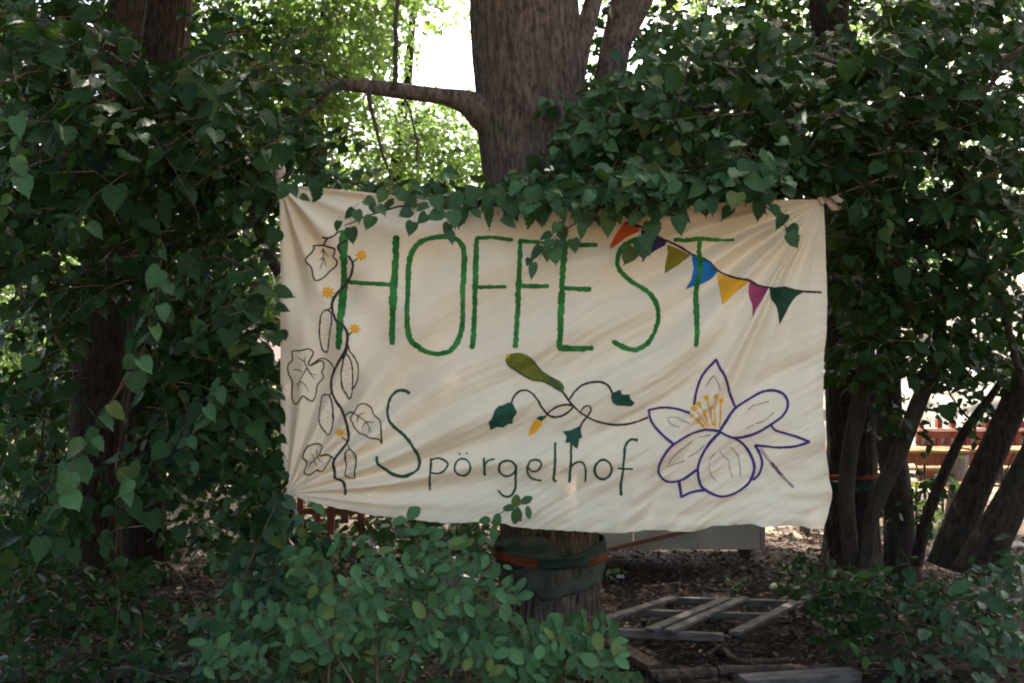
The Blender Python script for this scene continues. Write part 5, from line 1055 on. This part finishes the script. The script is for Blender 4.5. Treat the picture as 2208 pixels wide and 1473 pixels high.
# ------- beer tables, benches, red rack, log post
top_m = mat('varnished_table_wood', (.36, .20, .075), .7, .15, (.45, .27, .11), 6, .1, 30, (1, 8, 8)); iron = mat('dark_iron', (.02, .02, .022), .5, .5)
def beer(nm, x0, x1, y_, zt, dp, label, cat, ap=.0):
    t = empty(nm, ((x0+x1)/2, y_, 0), label, cat)
    for k in range(2 if dp > .3 else 1):
        dd = dp/(2 if dp > .3 else 1); MB().box(((x0+x1)/2, y_-dp/2+dd*(k+.5), zt), (x1-x0, dd-.004, .028), None, .004).build('tabletop_board' if dp > .3 else 'seat', top_m, t)
    if ap: MB().box(((x0+x1)/2, y_-dp/2+.03, zt-.014-ap/2), (x1-x0-.02, .02, ap), None, .003).build('apron', M['brown_wood'], t)
    for xx in (x0+.25, x1-.25):
        for yy in (-1, 1):
            MB().tube([(xx, y_+yy*dp*.4, zt-.015), (xx, y_+yy*dp*.42, .0)], .012, 8).build('leg', iron, t)
        MB().tube([(xx, y_-dp*.41, .18), (xx, y_+dp*.41, .18)], .009, 6).build('brace', iron, t)
        MB().tube([(xx, y_, .2), (xx+(.22 if xx < (x0+x1)/2 else -.22), y_, zt-.03)], .008, 6).build('brace', iron, t)
xa, xb, xc = P(1880, 980, 9.8).x, P(2062, 980, 9.8).x, P(2320, 980, 9.8).x
beer('beer_table', xa-.6, xb, 9.75, .735, .5, 'sunlit yellow wooden beer table behind the grey trunk at the right', 'table', .10)
beer('beer_table', xb+.05, xc, 9.7, .745, .5, 'second yellow beer table, reaching past the right edge of the photo', 'table')
beer('beer_bench', xa, xb+.1, 9.25, .46, .25, 'yellow wooden beer bench in front of the left beer table', 'bench')
beer('beer_bench', xa-.2, xc, 10.7, .46, .25, 'yellow wooden beer bench behind the two beer tables', 'bench')
beer('beer_bench', xb+.35, xc, 9.2, .46, .25, 'yellow beer bench in front of the table at the photo edge', 'bench')
q = P(2080, 1060, 9.35)
o = link('log_post', trunk_mesh('log_post', [(q.x-.05, 9.5, -.02), (q.x, 9.5, .35), (q.x+.02, 9.5, .715)], [.095, .085, .09], n=30, ring=.03, ridge=.008, freq=9, seed=5), None, mat('peeled_log', (.20, .17, .14), .85, .2, (.32, .28, .24), 9, .4, 30, (4, 4, .6)))
tag(o, 'grey debarked log standing upright under the joint of the beer tables', 'log')
redm = mat('red_paint_wood', (.15, .040, .024), .8, .1, (.21, .062, .038), 8); palem = mat('pale_card', (.55, .56, .55), .7); redp = mat('faded_pink_rail', (.62, .36, .26), .7)
rk = empty('red_rack', (P(2090, 1000, 13.5).x, 13.5, 0), 'red lattice rack with rows of pale square openings behind the beer tables', 'rack')
sc_ = 13.5/F; x0 = P(1975, 900, 13.5).x
zz = lambda py: P(2000, py, 13.5).z
for a_, b_ in ((930, 945), (959, 966), (979, 1000), (1010, 1030)): MB().box((x0+150*sc_, 13.5, (zz(a_)+zz(b_))/2), (300*sc_, .05, zz(a_)-zz(b_)), None, .003).build('rail', redm, rk)
MB().box((x0+150*sc_, 13.49, zz(926)), (300*sc_, .09, 6*sc_), None, .003).build('cap_rail', redp, rk)
for k in range(15): MB().box((x0+(6+k*21)*sc_, 13.495, (zz(940)+0)/2), (10*sc_, .035, zz(940)), None, .003).build('upright', redm, rk)
MB().box((x0+150*sc_, 13.56, zz(930)/2), (298*sc_, .02, zz(930)-.02), None, 0).build('pale_backing', palem, rk)
for k in range(9):
    hgt_ = random.uniform(.07, .12); cb = MB().box((x0+(14+k*33+random.uniform(-5, 5))*sc_, 13.5, zz(923)+hgt_/2+.004), (random.choice((10, 16, 24))*sc_, .1, hgt_), None, .004).build('red_box', redm)
    tag(cb, ('leftmost', 'second from left', 'third from left', 'fourth from left', 'middle', 'fourth from right', 'third from right', 'second from right', 'rightmost')[k]+' of the small red boxes on the cap rail of the red rack', 'box', 'small red boxes on the rack')
# pale bank behind
bkm = mat('pale_rubble', (.15, .135, .11), .95, .1, (.33, .30, .25), 2.2, .9, 6)
n = 90; V_ = []
for k in range(n+1):
    for q_ in range(n+1):
        x = 4.6+q_*12/n; z = k*3.6/n; V_.append((x, 16.5+z*1.5+.35*noise.noise(Vector((x*1.3, z*1.3, 0)))+.15*noise.noise(Vector((x*5, z*5, 2))), z-.1))
V_ += [(4.6+q_*12/n, 24, 3.5) for q_ in range(n+1)]+[(4.6+q_*12/n, 24.1, -.1) for q_ in range(n+1)]
o = link('rubble_bank', np_mesh('rubble_bank', V_, [(k*(n+1)+q_, k*(n+1)+q_+1, (k+1)*(n+1)+q_+1, (k+1)*(n+1)+q_) for k in range(n+2) for q_ in range(n)], mats=[bkm]))
tag(o, 'pale grey rubble bank in the sun far behind the beer tables', 'bank')
# pinkish canopy edge seen through the left leaves
aw = mat('pink_white_canvas', (.62, .42, .40), .8, .2, (.72, .58, .55), 5)
tag(MB().beam(P(470, 708, 10.6), P(640, 772, 10.6), .9, .05, up=(0, -.2, 1)).build('canopy_sheet', aw), 'pinkish white sloping canopy edge glimpsed between leaves left of the banner', 'canopy')

# ================================================================== LITTER
def scatter(name, n, xr_, yr_, s0, s1, mt, lod=2, kind='oval', z0=.012, label=None, cat=None):
    x = rng.uniform(*xr_, n); y = rng.uniform(*yr_, n)
    nr = np.clip((9-np.abs(x))/2, 0, 1)*np.clip((14-y)/3, 0, 1)*np.clip(y/2, 0, 1)
    z = (.035*np.sin(x*1.7+y*.6)*np.sin(y*1.3-.4*x)+.02*np.sin(x*4.1+1)*np.sin(y*3.7))*nr+z0*rng.uniform(.3, 1.8, n)
    a_ = rng.uniform(0, 6.28, n); tip = np.stack([np.cos(a_), np.sin(a_), rng.normal(0, .3, n)], -1); nn = np.stack([rng.normal(0, .45, n), rng.normal(0, .45, n), np.ones(n)], -1)
    me = leaf_cloud(name, (np.stack([x, y, z], -1), tip, nn, rng.uniform(s0, s1, n)), kind, lod, mt)
    return tag(link(name, me), label, cat, None, 'stuff')
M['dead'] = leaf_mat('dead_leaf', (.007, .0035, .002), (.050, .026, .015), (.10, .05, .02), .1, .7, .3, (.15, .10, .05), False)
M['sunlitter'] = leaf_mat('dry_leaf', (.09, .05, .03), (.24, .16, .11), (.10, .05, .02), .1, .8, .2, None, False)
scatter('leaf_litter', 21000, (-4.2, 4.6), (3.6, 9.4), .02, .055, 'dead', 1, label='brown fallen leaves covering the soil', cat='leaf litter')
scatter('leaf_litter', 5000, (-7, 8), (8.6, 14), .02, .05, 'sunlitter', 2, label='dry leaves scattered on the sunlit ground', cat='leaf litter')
tw = MB()
for _ in range(900):
    x, y = random.uniform(-4, 4.4), random.uniform(3.8, 8.4); a_ = random.uniform(0, 6.28); l_ = random.uniform(.04, .22); z = hgt(x, y)+.012
    tw.tube([(x, y, z), (x+math.cos(a_)*l_*.5, y+math.sin(a_)*l_*.5, z+random.uniform(0, .02)), (x+math.cos(a_+.3)*l_, y+math.sin(a_+.3)*l_, z)], random.uniform(.0012, .004), 4)
tag(tw.build('twig_litter', M['twig'], None, True), 'small fallen twigs strewn over the soil', 'twigs', None, 'stuff')
